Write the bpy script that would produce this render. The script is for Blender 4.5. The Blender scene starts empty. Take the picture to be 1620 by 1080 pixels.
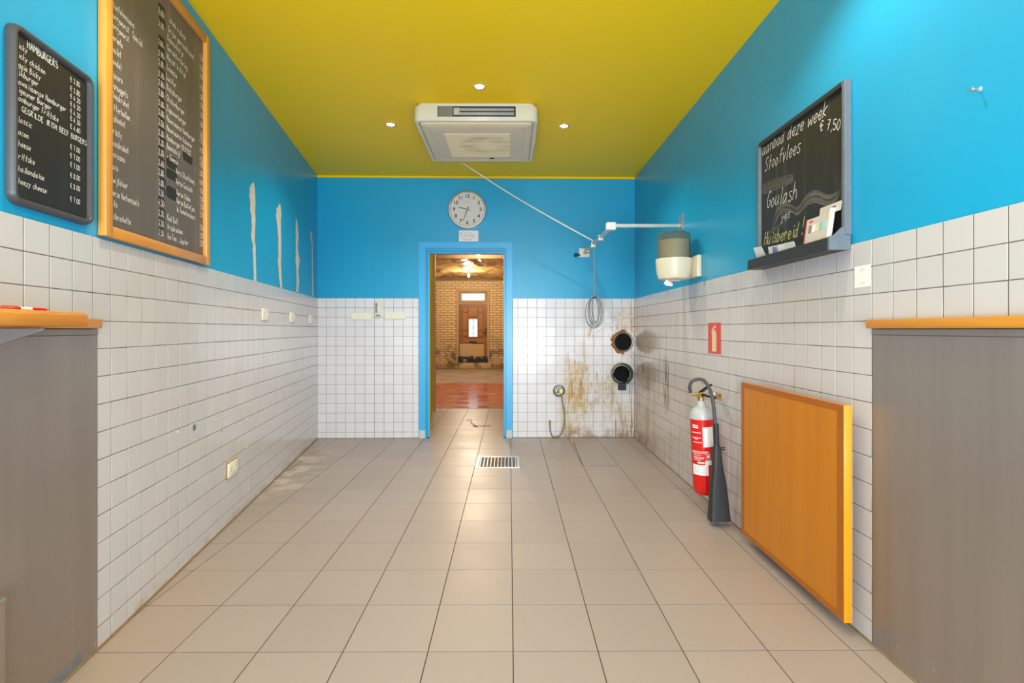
import bpy, bmesh, math, random
from mathutils import Vector, Matrix
random.seed(7)
S = bpy.context.scene
COL = S.collection
V = Vector
# ------------------------------------------------------------------ camera
CF, CX, CY, CH, YAW = 792.0, 810.0, 521.0, 1.163, math.radians(0.30)
cam = bpy.data.cameras.new('camera')
cam.sensor_width = 36.0; cam.sensor_fit = 'HORIZONTAL'
cam.lens = 36.0 * CF / 1620.0
cam.shift_y = (CY - 540.0) / 1620.0
cam.clip_start = 0.02
camo = bpy.data.objects.new('camera', cam); COL.objects.link(camo)
camo.location = (0, 0, CH); camo.rotation_euler = (math.pi/2, 0, -YAW)
S.camera = camo
# ------------------------------------------------------------------ world, daylight, added uplight, exposure
W = bpy.data.worlds.new('daylight'); S.world = W; W.use_nodes = True
W.node_tree.nodes['Background'].inputs[0].default_value = (0.80, 0.90, 1.0, 1)
W.node_tree.nodes['Background'].inputs[1].default_value = 1.6
S.view_settings.view_transform = 'Standard'; S.view_settings.look = 'None'
S.view_settings.gamma = 1.0; S.view_settings.use_curve_mapping = False
S.view_settings.exposure = 0.0
def area(name, loc, rot, sx, sy, power, color, spread=math.pi):
    l = bpy.data.lights.new(name, 'AREA'); l.shape = 'RECTANGLE'; l.size = sx; l.size_y = sy
    l.energy = power; l.color = color; l.spread = spread
    o = bpy.data.objects.new(name, l); COL.objects.link(o); o.location = loc; o.rotation_euler = rot
    return o
area('shop_window_daylight', (0.12, -1.62, 1.35), (math.pi/2, 0, 0), 2.0, 2.4, 98, (0.80, 0.90, 1.0))
area('added_uplight', (0.12, -1.62, 0.75), (math.pi/2+.65, 0, 0), 2.0, 1.1, 125, (0.88, 0.92, 1.0))  # added uplight without a real source, brightens the yellow ceiling
def point(name, loc, power, color, r=0.05):
    l = bpy.data.lights.new(name, 'POINT'); l.energy = power; l.color = color; l.shadow_soft_size = r
    o = bpy.data.objects.new(name, l); COL.objects.link(o); o.location = loc; return o
def spot(name, loc, power, color, ang=2.2, r=0.03):
    l = bpy.data.lights.new(name, 'SPOT'); l.energy = power; l.color = color; l.shadow_soft_size = r
    l.spot_size = ang; l.spot_blend = 0.6
    o = bpy.data.objects.new(name, l); COL.objects.link(o); o.location = loc; return o
WARM = (1.0, 0.80, 0.55)
HALO = (1.0, 0.90, 0.78)
SPOT_W = 50
# ------------------------------------------------------------------ unprojection on the room's planes
_fw = V((math.sin(YAW), math.cos(YAW), 0)); _rt = V((math.cos(YAW), -math.sin(YAW), 0)); CO = V((0, 0, CH))
def ray(px, py): return _fw + _rt*((px-CX)/CF) + V((0, 0, (CY-py)/CF))
def hit(p0, n, px, py):
    r = ray(px, py); t = (V(p0)-CO).dot(n)/r.dot(n); return CO + r*t
def onZ(px, py, z): return hit((0, 0, z), V((0, 0, 1)), px, py)
def atY(px, py, y): return hit((0, y, 0), V((0, 1, 0)), px, py)
class Frame:
    def __init__(s, o, u, n): s.o = V(o); s.u = V(u).normalized(); s.n = V(n).normalized(); s.w = V((0, 0, 1))
    def pt(s, u, w, n=0.0): return s.o + s.u*u + s.w*w + s.n*n
    def hit(s, px, py, n=0.0):
        p = hit(s.o + s.n*n, s.n, px, py) - s.o; return p.dot(s.u), p.z
    def mat(s, u=0, w=0, n=0):
        m = Matrix.Identity(4); p = s.pt(u, w, n)
        for i in range(3): m[i][0] = s.u[i]; m[i][1] = s.w[i]; m[i][2] = s.n[i]; m[i][3] = p[i]
        return m
lf, lb = onZ(152, 1027.8, 0), onZ(501.8, 693.3, 0)
rf, rb = onZ(1384.4, 1020.5, 0), onZ(1004.2, 691.2, 0)
uL = (lb-lf).normalized(); uR = (rb-rf).normalized(); uB = (rb-lb).normalized()
nL = V((uL.y, -uL.x, 0)); nR = V((-uR.y, uR.x, 0)); nB = V((uB.y, -uB.x, 0))
FL = Frame(lf - uL*(lf.y/uL.y), uL, nL)          # u = distance along the wall, away from the camera
FR = Frame(rf - uR*(rf.y/uR.y), uR, nR)
FB = Frame(lb, uB, nB)                            # u = 0 at the left back corner
BW = (rb-lb).length
UL1 = (lb-FL.o).length; UR1 = (rb-FR.o).length
ZC = 2.805; TILE_TOP = 1.497
# ------------------------------------------------------------------ mesh builder
class MB:
    def __init__(s): s.v = []; s.f = []
    def add(s, vs, fs):
        o = len(s.v); s.v += [V(p) for p in vs]; s.f += [tuple(i+o for i in f) for f in fs]; return s
    def box(s, x0, x1, y0, y1, z0, z1, M=None, bev=0.0, seg=1):
        bm = bmesh.new(); bmesh.ops.create_cube(bm, size=1.0)
        for v in bm.verts:
            v.co = V((x0+(v.co.x+.5)*(x1-x0), y0+(v.co.y+.5)*(y1-y0), z0+(v.co.z+.5)*(z1-z0)))
        if bev: bmesh.ops.bevel(bm, geom=bm.edges[:]+bm.verts[:], offset=bev, segments=seg, affect='EDGES', profile=0.5)
        if M: bm.transform(M)
        bm.verts.index_update()
        s.add([v.co.copy() for v in bm.verts], [[v.index for v in f.verts] for f in bm.faces]); bm.free(); return s
    def fbox(s, F, u0, u1, w0, w1, n0, n1, bev=0.0, seg=1):
        return s.box(u0, u1, w0, w1, n0, n1, F.mat(), bev, seg)
    def prism(s, pts, F, n0, n1):
        k = len(pts)
        vs = [F.pt(a, b, n0) for a, b in pts] + [F.pt(a, b, n1) for a, b in pts]
        fs = [tuple(range(k)), tuple(range(k, 2*k))] + [(i, (i+1) % k, k+(i+1) % k, k+i) for i in range(k)]
        return s.add(vs, fs)
    def tube(s, pts, r, seg=8, caps=True):
        pts = [V(p) for p in pts]; rs = r if isinstance(r, (list, tuple)) else [r]*len(pts)
        o = len(s.v); up = V((0, 0, 1)); prev = None
        for i, p in enumerate(pts):
            d = (pts[min(i+1, len(pts)-1)] - pts[max(i-1, 0)]).normalized()
            if prev is None:
                a = d.cross(up)
                if a.length < 1e-3: a = d.cross(V((1, 0, 0)))
            else: a = prev - d*prev.dot(d)
            a.normalize(); prev = a; b = d.cross(a)
            for j in range(seg):
                t = 2*math.pi*j/seg; s.v.append(p + (a*math.cos(t)+b*math.sin(t))*rs[i])
        for i in range(len(pts)-1):
            for j in range(seg):
                s.f.append((o+i*seg+j, o+i*seg+(j+1) % seg, o+(i+1)*seg+(j+1) % seg, o+(i+1)*seg+j))
        if caps:
            s.f.append(tuple(o+j for j in range(seg))); e = o+(len(pts)-1)*seg; s.f.append(tuple(e+j for j in range(seg)))
        return s
    def lathe(s, prof, M, seg=32, caps=True):
        o = len(s.v)
        for r, z in prof:
            for j in range(seg):
                t = 2*math.pi*j/seg; s.v.append(M @ V((r*math.cos(t), r*math.sin(t), z)))
        for i in range(len(prof)-1):
            for j in range(seg):
                s.f.append((o+i*seg+j, o+i*seg+(j+1) % seg, o+(i+1)*seg+(j+1) % seg, o+(i+1)*seg+j))
        if caps:
            s.f.append(tuple(o+j for j in range(seg))); e = o+(len(prof)-1)*seg; s.f.append(tuple(e+j for j in range(seg)))
        return s
    def loft(s, loops, caps=True):
        o = len(s.v); k = len(loops[0])
        for l in loops: s.v += [V(p) for p in l]
        for i in range(len(loops)-1):
            for j in range(k): s.f.append((o+i*k+j, o+i*k+(j+1) % k, o+(i+1)*k+(j+1) % k, o+(i+1)*k+j))
        if caps:
            s.f.append(tuple(o+j for j in range(k))); e = o+(len(loops)-1)*k; s.f.append(tuple(e+j for j in range(k)))
        return s
    def ribbon(s, pts, w, F, n):
        if len(pts) < 2: return s
        vs = []
        for i, (a, b) in enumerate(pts):
            p, q = pts[max(i-1, 0)], pts[min(i+1, len(pts)-1)]
            dx, dy = q[0]-p[0], q[1]-p[1]; L = math.hypot(dx, dy) or 1
            nx, ny = -dy/L*w/2, dx/L*w/2
            vs += [F.pt(a+nx, b+ny, n), F.pt(a-nx, b-ny, n)]
        return s.add(vs, [(2*i, 2*i+1, 2*i+3, 2*i+2) for i in range(len(pts)-1)])
def rrect(cx, cy, hx, hy, r, k=5):
    out = []
    for sx, sy, a0 in ((1, 1, 0), (-1, 1, 90), (-1, -1, 180), (1, -1, 270)):
        for i in range(k+1):
            a = math.radians(a0+90*i/k); out.append((cx+sx*(hx-r)+r*math.cos(a), cy+sy*(hy-r)+r*math.sin(a)))
    return out
def cat(pts, sub=4):
    if len(pts) < 3: return list(pts)
    P = [V(p) if len(p) > 2 else V((p[0], p[1], 0)) for p in pts]; out = []
    for i in range(len(P)-1):
        a, b, c, d = P[max(i-1, 0)], P[i], P[i+1], P[min(i+2, len(P)-1)]
        for k in range(sub):
            t = k/sub
            q = 0.5*((2*b)+(c-a)*t+(2*a-5*b+4*c-d)*t*t+(3*b-a-3*c+d)*t**3)
            if not out or (q-out[-1]).length > 1e-5: out.append(q)
    out.append(P[-1]); return out
def obj(name, mb, m, parent=None, smooth=0.6, org=None):
    """link one mesh object; vertices are given in world space"""
    me = bpy.data.meshes.new(name)
    o0 = V(org) if org is not None else (V(parent.location) if parent is not None else V((0, 0, 0)))
    me.from_pydata([tuple(p-o0) for p in mb.v], [], mb.f)
    bm = bmesh.new(); bm.from_mesh(me); bmesh.ops.recalc_face_normals(bm, faces=bm.faces[:]); bm.to_mesh(me); bm.free()
    if smooth:
        me.polygons.foreach_set('use_smooth', [True]*len(me.polygons)); me.set_sharp_from_angle(angle=smooth)
    me.materials.append(m)
    o = bpy.data.objects.new(name, me); COL.objects.link(o)
    if parent is not None: o.parent = parent
    elif org is not None: o.location = o0
    if parent is not None and org is not None: o.location = o0 - V(parent.location)
    return o
def tag(o, label, cat_, group=None):
    o['label'] = label; o['category'] = cat_
    if group: o['group'] = group
    return o
def thing(name, label, cat_, loc, group=None):
    o = bpy.data.objects.new(name, None); COL.objects.link(o); o.location = loc; o.empty_display_size = .05
    return tag(o, label, cat_, group)
def struct(o): o['kind'] = 'structure'; return o
def sub(name, mb, m, parent, rootloc, smooth=0.6):
    """a sub-part: parent is a part mesh whose own origin sits at the thing's base"""
    o = obj(name, mb, m, None, smooth)
    for v in o.data.vertices: v.co -= V(rootloc)
    o.parent = parent; return o
def dup(root, loc, rotz=None, label=None, group=None):
    r = root.copy(); COL.objects.link(r); r.location = loc
    if rotz is not None: r.rotation_euler = (0, 0, rotz)
    if label: r['label'] = label
    if group: r['group'] = group
    for ch in list(root.children):
        c = ch.copy(); COL.objects.link(c); c.parent = r
        for g in ch.children:
            d = g.copy(); COL.objects.link(d); d.parent = c
    return r
# ------------------------------------------------------------------ materials
class NT:
    def __init__(s, name):
        s.m = bpy.data.materials.new(name); s.m.use_nodes = True; s.t = s.m.node_tree
        s.b = s.t.nodes['Principled BSDF']
    def n(s, k): return s.t.nodes.new(k)
    def set(s, sock, v):
        if hasattr(v, 'default_value') or isinstance(v, bpy.types.NodeSocket): s.t.links.new(v, sock)
        else: sock.default_value = v
    def math(s, op, a, b=0.0, clamp=False):
        n = s.n('ShaderNodeMath'); n.operation = op; n.use_clamp = clamp
        s.set(n.inputs[0], a); s.set(n.inputs[1], b); return n.outputs[0]
    def mul(s, *a):
        r = a[0]
        for x in a[1:]: r = s.math('MULTIPLY', r, x)
        return r
    def step(s, v, a, b):
        n = s.n('ShaderNodeMapRange'); n.interpolation_type = 'SMOOTHSTEP'
        s.set(n.inputs[0], v); n.inputs[1].default_value = a; n.inputs[2].default_value = b; return n.outputs[0]
    def pos(s): return s.n('ShaderNodeNewGeometry').outputs['Position']
    def oc(s): return s.n('ShaderNodeTexCoord').outputs['Object']
    def rnd(s): return s.n('ShaderNodeObjectInfo').outputs['Random']
    def xyz(s, v):
        n = s.n('ShaderNodeSeparateXYZ'); s.set(n.inputs[0], v); return n.outputs
    def scl(s, v, k):
        n = s.n('ShaderNodeVectorMath'); n.operation = 'MULTIPLY'; s.set(n.inputs[0], v); n.inputs[1].default_value = k; return n.outputs[0]
    def noise(s, v, scale, detail=3, rough=.5, dist=0):
        n = s.n('ShaderNodeTexNoise'); s.set(n.inputs['Vector'], v)
        n.inputs['Scale'].default_value = scale; n.inputs['Detail'].default_value = detail
        n.inputs['Roughness'].default_value = rough; n.inputs['Distortion'].default_value = dist; return n.outputs['Fac']
    def mix(s, f, a, b):
        n = s.n('ShaderNodeMix'); n.data_type = 'RGBA'
        s.set(n.inputs[0], f); s.set(n.inputs[6], a if not isinstance(a, tuple) else (*a[:3], 1)); s.set(n.inputs[7], b if not isinstance(b, tuple) else (*b[:3], 1))
        return n.outputs[2]
    def bump(s, h, strength, dist=.002):
        n = s.n('ShaderNodeBump'); n.inputs['Strength'].default_value = strength; n.inputs['Distance'].default_value = dist
        s.set(n.inputs['Height'], h); s.t.links.new(n.outputs[0], s.b.inputs['Normal'])
    def done(s, color, rough=.5, metal=0.0, spec=None):
        s.set(s.b.inputs['Base Color'], color if not isinstance(color, tuple) else (*color[:3], 1))
        s.set(s.b.inputs['Roughness'], rough); s.b.inputs['Metallic'].default_value = metal
        if spec is not None: s.b.inputs['Specular IOR Level'].default_value = spec
        return s.m
def plain(name, c, rough=.5, metal=0.0, var=.12, sc=18.0, bump=0.0):
    t = NT(name); v = t.oc(); f = t.noise(v, sc, 4)
    c2 = tuple(max(0, x*(1-var*2)) for x in c)
    if bump: t.bump(t.noise(v, sc*6, 2), bump)
    return t.done(t.mix(f, c, c2), rough, metal)
def glow(name, c, st):
    t = NT(name); t.b.inputs['Emission Color'].default_value = (*c, 1); t.b.inputs['Emission Strength'].default_value = st
    return t.done(c, .4)
def wood(name, c1, c2, axis, rough=.3, sc=22.0):
    t = NT(name); v = t.oc(); k = [sc]*3; k[axis] = sc*.05
    g = t.noise(t.scl(v, tuple(k)), 1.0, 5, .6, .6)
    g2 = t.noise(v, 2.2, 2); k2 = [sc*9]*3; k2[axis] = sc*.25
    fine = t.noise(t.scl(v, tuple(k2)), 1.0, 2)
    f = t.math('ADD', t.mul(t.step(g, .3, .7), .55), t.mul(g2, .35)); f = t.math('ADD', f, t.mul(fine, .2), True)
    t.bump(fine, .06, .001)
    return t.done(t.mix(f, c1, c2), rough)
def m_blue():
    t = NT('blue_paint'); p = t.pos()
    a = t.step(t.noise(p, 1.3, 4, .6), .35, .75); b = t.noise(t.scl(p, (7, 7, .9)), 1.0, 4, .6)
    c = t.mix(t.mul(a, .4), (0.012, 0.372, 0.66), (0.018, 0.315, 0.55))
    c = t.mix(t.mul(t.step(b, .5, .9), .16), c, (0.09, 0.42, 0.62))
    t.bump(t.noise(p, 90, 2), .05, .002)
    return t.done(c, t.math('ADD', .30, t.mul(a, .06)))
def m_yellow():
    t = NT('yellow_ceiling_paint'); p = t.pos(); a = t.noise(p, 1.1, 3)
    t.bump(t.noise(p, 200, 2), .05, .002)
    return t.done(t.mix(a, (0.97, 0.64, 0.003), (0.90, 0.59, 0.004)), .5, 0, .25)
def m_tile(name, base, stain):
    t = NT(name); p = t.pos(); r = t.rnd(); x, y, z = t.xyz(p)[:3]
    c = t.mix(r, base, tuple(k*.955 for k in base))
    c = t.mix(t.mul(t.step(t.noise(p, 3.0, 4), .5, .8), .12), c, (0.62, 0.55, 0.47))
    if stain == 'back':
        n1 = t.noise(p, 5.0, 5, .65); n2 = t.noise(t.scl(p, (17, 17, 2.2)), 1.0, 5, .6); n3 = t.noise(t.scl(p, (70, 70, 14)), 1.0, 3)
        n4 = t.noise(t.scl(p, (38, 38, 1.6)), 1.0, 4, .6)
        dg = t.math('ADD', t.mul(x, .75), t.mul(z, -1.0))             # right of and below the cleaned edge
        reg = t.mul(t.step(dg, -.62, -.28), t.step(x, .46, .66))
        low = t.mul(t.step(x, .62, .80), t.math('SUBTRACT', 1.0, t.step(z, .02, .75)))
        band = t.mul(t.step(x, .54, .62), t.math('SUBTRACT', 1.0, t.step(x, .74, .90)))
        lo = t.step(t.noise(p, 1.9, 3), .42, .60)
        m1 = t.mul(t.math('ADD', t.math('ADD', t.mul(lo, .6), t.mul(band, .5)), .16), reg, t.step(n1, .36, .60), .78)
        c = t.mix(m1, c, (0.60, 0.46, 0.24))
        c = t.mix(t.mul(t.math('MAXIMUM', t.mul(reg, t.math('ADD', t.math('ADD', t.mul(lo, .4), t.mul(band, .4)), .14)), t.mul(low, t.math('ADD', t.mul(lo, .6), .3))), t.step(n2, .50, .62), .80), c, (0.44, 0.25, 0.08))
        c = t.mix(t.mul(t.math('MAXIMUM', t.mul(reg, t.math('ADD', t.mul(lo, .45), .12)), t.mul(low, t.math('ADD', t.mul(lo, .5), .25))), t.step(n3, .58, .65), .85), c, (0.10, 0.06, 0.03))
        c = t.mix(t.mul(t.step(x, 1.02, 1.16), t.math('SUBTRACT', 1.0, t.step(z, .60, .74)), t.step(n4, .55, .64), .85), c, (0.09, 0.05, 0.03))
        c = t.mix(t.mul(reg, t.math('SUBTRACT', 1.0, t.step(z, .03, .16)), t.step(n1, .40, .6), .6), c, (0.26, 0.14, 0.06))
    if stain == 'right':
        n1 = t.noise(p, 3.2, 5, .65); n2 = t.noise(t.scl(p, (15, 15, 1.3)), 1.0, 5, .65); n3 = t.noise(t.scl(p, (60, 60, 12)), 1.0, 3)
        reg = t.mul(t.step(y, 3.35, 5.1), t.math('SUBTRACT', 1.0, t.step(z, 1.2, 1.5)))
        c = t.mix(t.mul(reg, .58), c, (0.50, 0.36, 0.23))
        c = t.mix(t.mul(reg, t.step(n2, .50, .66), .66), c, (0.27, 0.16, 0.08))
        c = t.mix(t.mul(t.step(y, 4.5, 5.3), t.step(n1, .5, .7), t.math('SUBTRACT', 1.0, t.step(z, .9, 1.3)), .6), c, (0.20, 0.11, 0.05))
        drip = t.mul(t.step(y, 4.18, 4.25), t.math('SUBTRACT', 1.0, t.step(y, 4.32, 4.40)), t.step(z, .40, .62), t.math('SUBTRACT', 1.0, t.step(z, .82, .98)))
        c = t.mix(t.mul(drip, t.step(t.noise(t.scl(p, (40, 40, 7)), 1.0, 4), .42, .56), .85), c, (0.05, 0.035, 0.03))
        c = t.mix(t.mul(t.step(y, 4.2, 5.2), t.math('SUBTRACT', 1.0, t.step(z, .02, .20)), t.step(n3, .42, .6), .85), c, (0.13, 0.07, 0.03))
    if stain == 'left':
        c = t.mix(t.mul(t.math('SUBTRACT', 1.0, t.step(z, .01, .07)), t.step(t.noise(p, 9, 4), .45, .6), .55), c, (0.42, 0.32, 0.20))
    t.bump(t.noise(p, 14, 2), .03, .004)
    return t.done(c, .16)
def m_floor():
    t = NT('floor_tile_clay'); p = t.pos(); r = t.rnd(); x, y, z = t.xyz(p)[:3]
    c = t.mix(r, (0.375, 0.312, 0.282), (0.35, 0.29, 0.262))
    c = t.mix(t.mul(t.step(t.noise(p, 1.7, 5, .6), .45, .75), .30), c, (0.33, 0.275, 0.24))
    c = t.mix(t.mul(t.step(t.noise(p, 60, 3), .68, .76), .45), c, (0.25, 0.19, 0.15))
    wl = t.math('ADD', x, t.mul(y, -uL.x/uL.y))                       # distance from the left wall
    near = t.math('SUBTRACT', 1.0, t.step(wl, FL.o.x - FL.o.y*uL.x/uL.y + .10, FL.o.x - FL.o.y*uL.x/uL.y + .42))
    c = t.mix(t.mul(near, t.step(y, 3.2, 3.9), t.math('SUBTRACT', 1.0, t.step(y, 4.5, 5.1)), t.step(t.noise(p, 5, 5, .65), .46, .6), .6), c, (0.72, 0.62, 0.52))
    c = t.mix(t.mul(near, t.math('SUBTRACT', 1.0, t.step(y, 1.6, 3.4)), .28), c, (0.42, 0.27, 0.13))
    return t.done(c, t.math('ADD', .30, t.mul(t.noise(p, 2.5, 3), .16)))
def m_steel(name='brushed_steel', c=(0.45, 0.40, 0.36), ax=(11, 11, .5), rough=.36):
    t = NT(name); p = t.pos(); a = t.noise(t.scl(p, ax), 1.0, 4, .6); b = t.noise(p, 1.6, 4); d = t.noise(p, 400, 2)
    f = t.math('ADD', t.mul(a, .7), t.mul(b, .3))
    x, y, z = t.xyz(p)[:3]
    col = t.mix(f, tuple(k*1.18 for k in c), tuple(k*.74 for k in c))
    sp = t.mul(t.math('SUBTRACT', 1.0, t.step(z, .04, .24)), t.step(t.noise(p, 38, 4), .66, .70), .7)
    col = t.mix(sp, col, (0.62, 0.58, 0.52))
    t.set(t.b.inputs['Anisotropic'], .6)
    return t.done(col, t.math('ADD', rough, t.mul(d, .12)), .85)
def m_board(name, base, streak, amt):
    t = NT(name); p = t.pos(); a = t.noise(t.scl(p, (22, 22, 1.1)), 1.0, 4, .6); b = t.noise(p, 6, 5, .65, 1.2); s = t.noise(p, 130, 2)
    c = t.mix(t.mul(t.step(a, .5, .8), amt), base, streak)
    c = t.mix(t.mul(t.step(b, .58, .78), amt*.6), c, streak); c = t.mix(t.mul(t.step(s, .70, .75), .25), c, streak)
    return t.done(c, .42)
def m_brick():
    t = NT('cream_painted_brick'); p = t.pos(); x, y, z = t.xyz(p)[:3]; n = t.noise(p, 7, 5, .65); n2 = t.noise(p, 2.6, 5, .65)
    c = t.mix(n, (0.74, 0.53, 0.28), (0.56, 0.38, 0.18))
    c = t.mix(t.mul(t.step(n2, .46, .58), t.math('SUBTRACT', 1.0, t.step(z, .25, 1.15)), .85), c, (0.10, 0.065, 0.035))
    c = t.mix(t.mul(t.math('SUBTRACT', 1.0, t.step(z, .0, .22)), .6), c, (0.30, 0.18, 0.07))
    return t.done(c, .8)
M = {}
M['blue'] = m_blue(); M['yellow'] = m_yellow()
TB = (0.60, 0.575, 0.575)  # one tile kind; darker sides and bluish back put mixed light into colour
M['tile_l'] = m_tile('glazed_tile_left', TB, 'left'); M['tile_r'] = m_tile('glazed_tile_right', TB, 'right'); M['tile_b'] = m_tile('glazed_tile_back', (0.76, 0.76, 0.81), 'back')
M['grout'] = plain('dark_grout', (0.20, 0.17, 0.15), .9, 0, .3, 9)
M['groutf'] = plain('floor_grout', (0.075, 0.055, 0.045), .9, 0, .35, 6)
M['floor'] = m_floor()
M['steel'] = m_steel(); M['steel_bright'] = m_steel('bright_steel', (0.62, 0.61, 0.59), (6, 6, 6), .26)
M['honey'] = wood('honey_varnished_veneer', (0.60, 0.212, 0.003), (0.49, 0.158, 0.002), 2, .3, 16)
M['honey_edge'] = wood('honey_board_edge', (0.72, 0.33, 0.010), (0.60, 0.25, 0.006), 2, .25, 30)
M['honey_rim'] = wood('honey_board_lipping', (0.42, 0.122, 0.003), (0.35, 0.097, 0.002), 1, .3, 20)
M['ledge'] = wood('beech_ledge', (0.82, 0.37, 0.04), (0.54, 0.18, 0.012), 1, .35, 20)
M['oakv'] = wood('oak_frame_upright', (0.80, 0.40, 0.075), (0.66, 0.27, 0.035), 2, .35, 26)
M['oakh'] = wood('oak_frame_rail', (0.76, 0.35, 0.06), (0.58, 0.22, 0.03), 1, .35, 26)
M['menu'] = m_board('menu_blackboard', (0.135, 0.108, 0.088), (0.26, 0.21, 0.165), .55)
M['slate'] = m_board('small_blackboard', (0.018, 0.016, 0.014), (0.10, 0.09, 0.075), .35)
M['slate_r'] = m_board('chalk_smeared_slate', (0.024, 0.022, 0.018), (0.16, 0.14, 0.11), .45)
M['patch'] = plain('wiped_board_patch', (0.022, 0.018, 0.015), .5)
M['chalk'] = plain('white_chalk', (0.86, 0.82, 0.76), .9, 0, .08); M['chalk_y'] = plain('yellow_chalk', (0.80, 0.76, 0.24), .9, 0, .08)
M['smear'] = plain('smeared_chalk', (0.19, 0.18, 0.16), .9, 0, .3, 60)
M['blackplastic'] = plain('grey_black_plastic', (0.07, 0.07, 0.078), .42, 0, .1)
M['greyframe'] = plain('worn_grey_paint', (0.17, 0.20, 0.235), .5, 0, .18, 25); M['darkframe'] = plain('dark_grey_paint', (0.035, 0.037, 0.038), .45, 0, .15, 25)
M['cream'] = plain('cream_plastic', (0.80, 0.74, 0.56), .35, 0, .06, 5); M['acbody'] = plain('aged_cream_casing', (0.74, 0.69, 0.55), .4, 0, .07, 4)
M['acpanel'] = plain('aged_beige_panel', (0.80, 0.67, 0.44), .45, 0, .06, 4); M['acinner'] = plain('aged_grey_beige_panel', (0.74, 0.64, 0.47), .45, 0, .06, 4)
def m_grille():
    t = NT('dusty_intake_grille'); p = t.oc(); x, y, z = t.xyz(p)[:3]
    d = t.math('SQRT', t.math('ADD', t.math('POWER', t.math('ABSOLUTE', t.math('SUBTRACT', x, .06)), 2.0), t.math('POWER', t.math('ABSOLUTE', t.math('ADD', y, .01)), 2.0)))
    ring = t.mul(t.step(d, .04, .14), t.math('SUBTRACT', 1.0, t.step(d, .16, .25)))
    n = t.noise(t.scl(p, (4, 30, 4)), 1.0, 4, .6)
    return t.done(t.mix(t.mul(ring, t.step(n, .35, .7), .75), (0.82, 0.70, 0.45), (0.42, 0.33, 0.19)), .7)
M['grille'] = m_grille()
M['white'] = plain('white_plastic', (0.84, 0.83, 0.80), .35, 0, .04); M['paper'] = plain('white_paper', (0.88, 0.87, 0.86), .8, 0, .03)
M['switch'] = plain('ivory_switch_plastic', (0.88, 0.85, 0.70), .3, 0, .04)
M['dark'] = plain('dark_recess', (0.025, 0.023, 0.022), .6); M['black'] = plain('black_plastic', (0.012, 0.012, 0.013), .35)
M['chrome'] = plain('brushed_chrome', (0.80, 0.77, 0.72), .2, 1.0, .05); M['alu'] = plain('dull_aluminium', (0.66, 0.66, 0.64), .38, .85, .12, 30)
M['clockface'] = plain('clock_face', (0.70, 0.66, 0.62), .5, 0, .04); M['ink'] = plain('dark_ink', (0.05, 0.045, 0.04), .6)
M['red'] = plain('red_gloss_paint', (0.72, 0.012, 0.010), .18, 0, .06); M['signred'] = plain('sign_red', (0.72, 0.055, 0.035), .4, 0, .05)
M['signcream'] = plain('sign_cream', (0.86, 0.64, 0.36), .4, 0, .05); M['ltgrey'] = plain('pale_grey_enamel', (0.55, 0.57, 0.60), .35, 0, .12, 12)
M['brass'] = plain('brass', (0.72, 0.48, 0.16), .28, .9, .15, 30); M['rubber'] = plain('grey_black_rubber', (0.075, 0.08, 0.082), .55, 0, .12, 30)
M['horn'] = plain('black_horn_plastic', (0.028, 0.031, 0.034), .5, 0, .2, 14)
M['cable'] = plain('grey_cable', (0.27, 0.31, 0.35), .5); M['wcable'] = plain('white_cord', (0.78, 0.75, 0.68), .5); M['beigeplug'] = plain('cream_connector', (0.76, 0.62, 0.40), .4)
M['plaster'] = plain('bare_white_plaster', (0.76, 0.71, 0.65), .9, 0, .12, 20, .2); M['boreblack'] = plain('bore_black', (0.006, 0.006, 0.007), .7, 0, .3, 20); M['boreblack'].node_tree.nodes['Principled BSDF'].inputs['Specular IOR Level'].default_value = .2  # last one: matt black for the inside of the flues
M['rust'] = plain('rusty_mortar', (0.48, 0.17, 0.035), .9, 0, .3, 22, .3); M['galv'] = plain('galvanised_duct', (0.30, 0.30, 0.27), .4, .7, .25, 14)
M['hose'] = plain('dirty_beige_hose', (0.38, 0.31, 0.20), .5, 0, .25, 40)
M['frameblue'] = plain('blue_door_paint', (0.05, 0.47, 0.90), .3, 0, .05, 4); M['bare'] = plain('bare_white_block', (0.66, 0.72, 0.72), .7, 0, .15, 40)
M['wallyellow'] = plain('yellow_corridor_paint', (0.78, 0.50, 0.03), 1.0, 0, .08, 2); M['tan'] = plain('tan_wood_post', (0.50, 0.33, 0.14), .6, 0, .15, 6)
M['wallyellow'].node_tree.nodes['Principled BSDF'].inputs['Specular IOR Level'].default_value = 0.0
M['brick'] = m_brick(); M['mortar'] = plain('dark_mortar', (0.50, 0.34, 0.165), .95, 0, .3, 8)
def m_redfloor():
    t = NT('red_painted_screed'); p = t.pos(); n = t.noise(t.scl(p, (1.4, 6, 1)), 1.0, 4, .6)
    return t.done(t.mix(n, (0.60, 0.15, 0.10), (0.44, 0.095, 0.065)), t.math('ADD', .08, t.mul(t.step(n, .35, .65), .2)))
M['redfloor'] = m_redfloor()
def m_concrete():
    t = NT('rough_concrete'); p = t.pos(); return t.done(t.mix(t.step(t.noise(p, 2.2, 5, .6), .35, .7), (0.40, 0.31, 0.225), (0.25, 0.19, 0.135)), .5)
M['concrete'] = m_concrete()
def m_foil():
    t = NT('crumpled_plastic_foil'); p = t.pos(); n = t.noise(p, 1.6, 4)
    return t.done(t.mix(n, (0.60, 0.38, 0.14), (0.36, 0.20, 0.06)), .22, .35)
M['foil'] = m_foil()
M['doorwood'] = wood('old_door_mahogany', (0.30, 0.105, 0.009), (0.20, 0.066, 0.006), 2, .5, 14); M['doorwood2'] = plain('door_moulding', (0.36, 0.14, 0.014), .5)
M['card'] = plain('brown_cardboard', (0.56, 0.36, 0.15), .8, 0, .06, 3); M['card2'] = plain('pale_brown_cardboard', (0.52, 0.36, 0.20), .8, 0, .06, 3)
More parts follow.
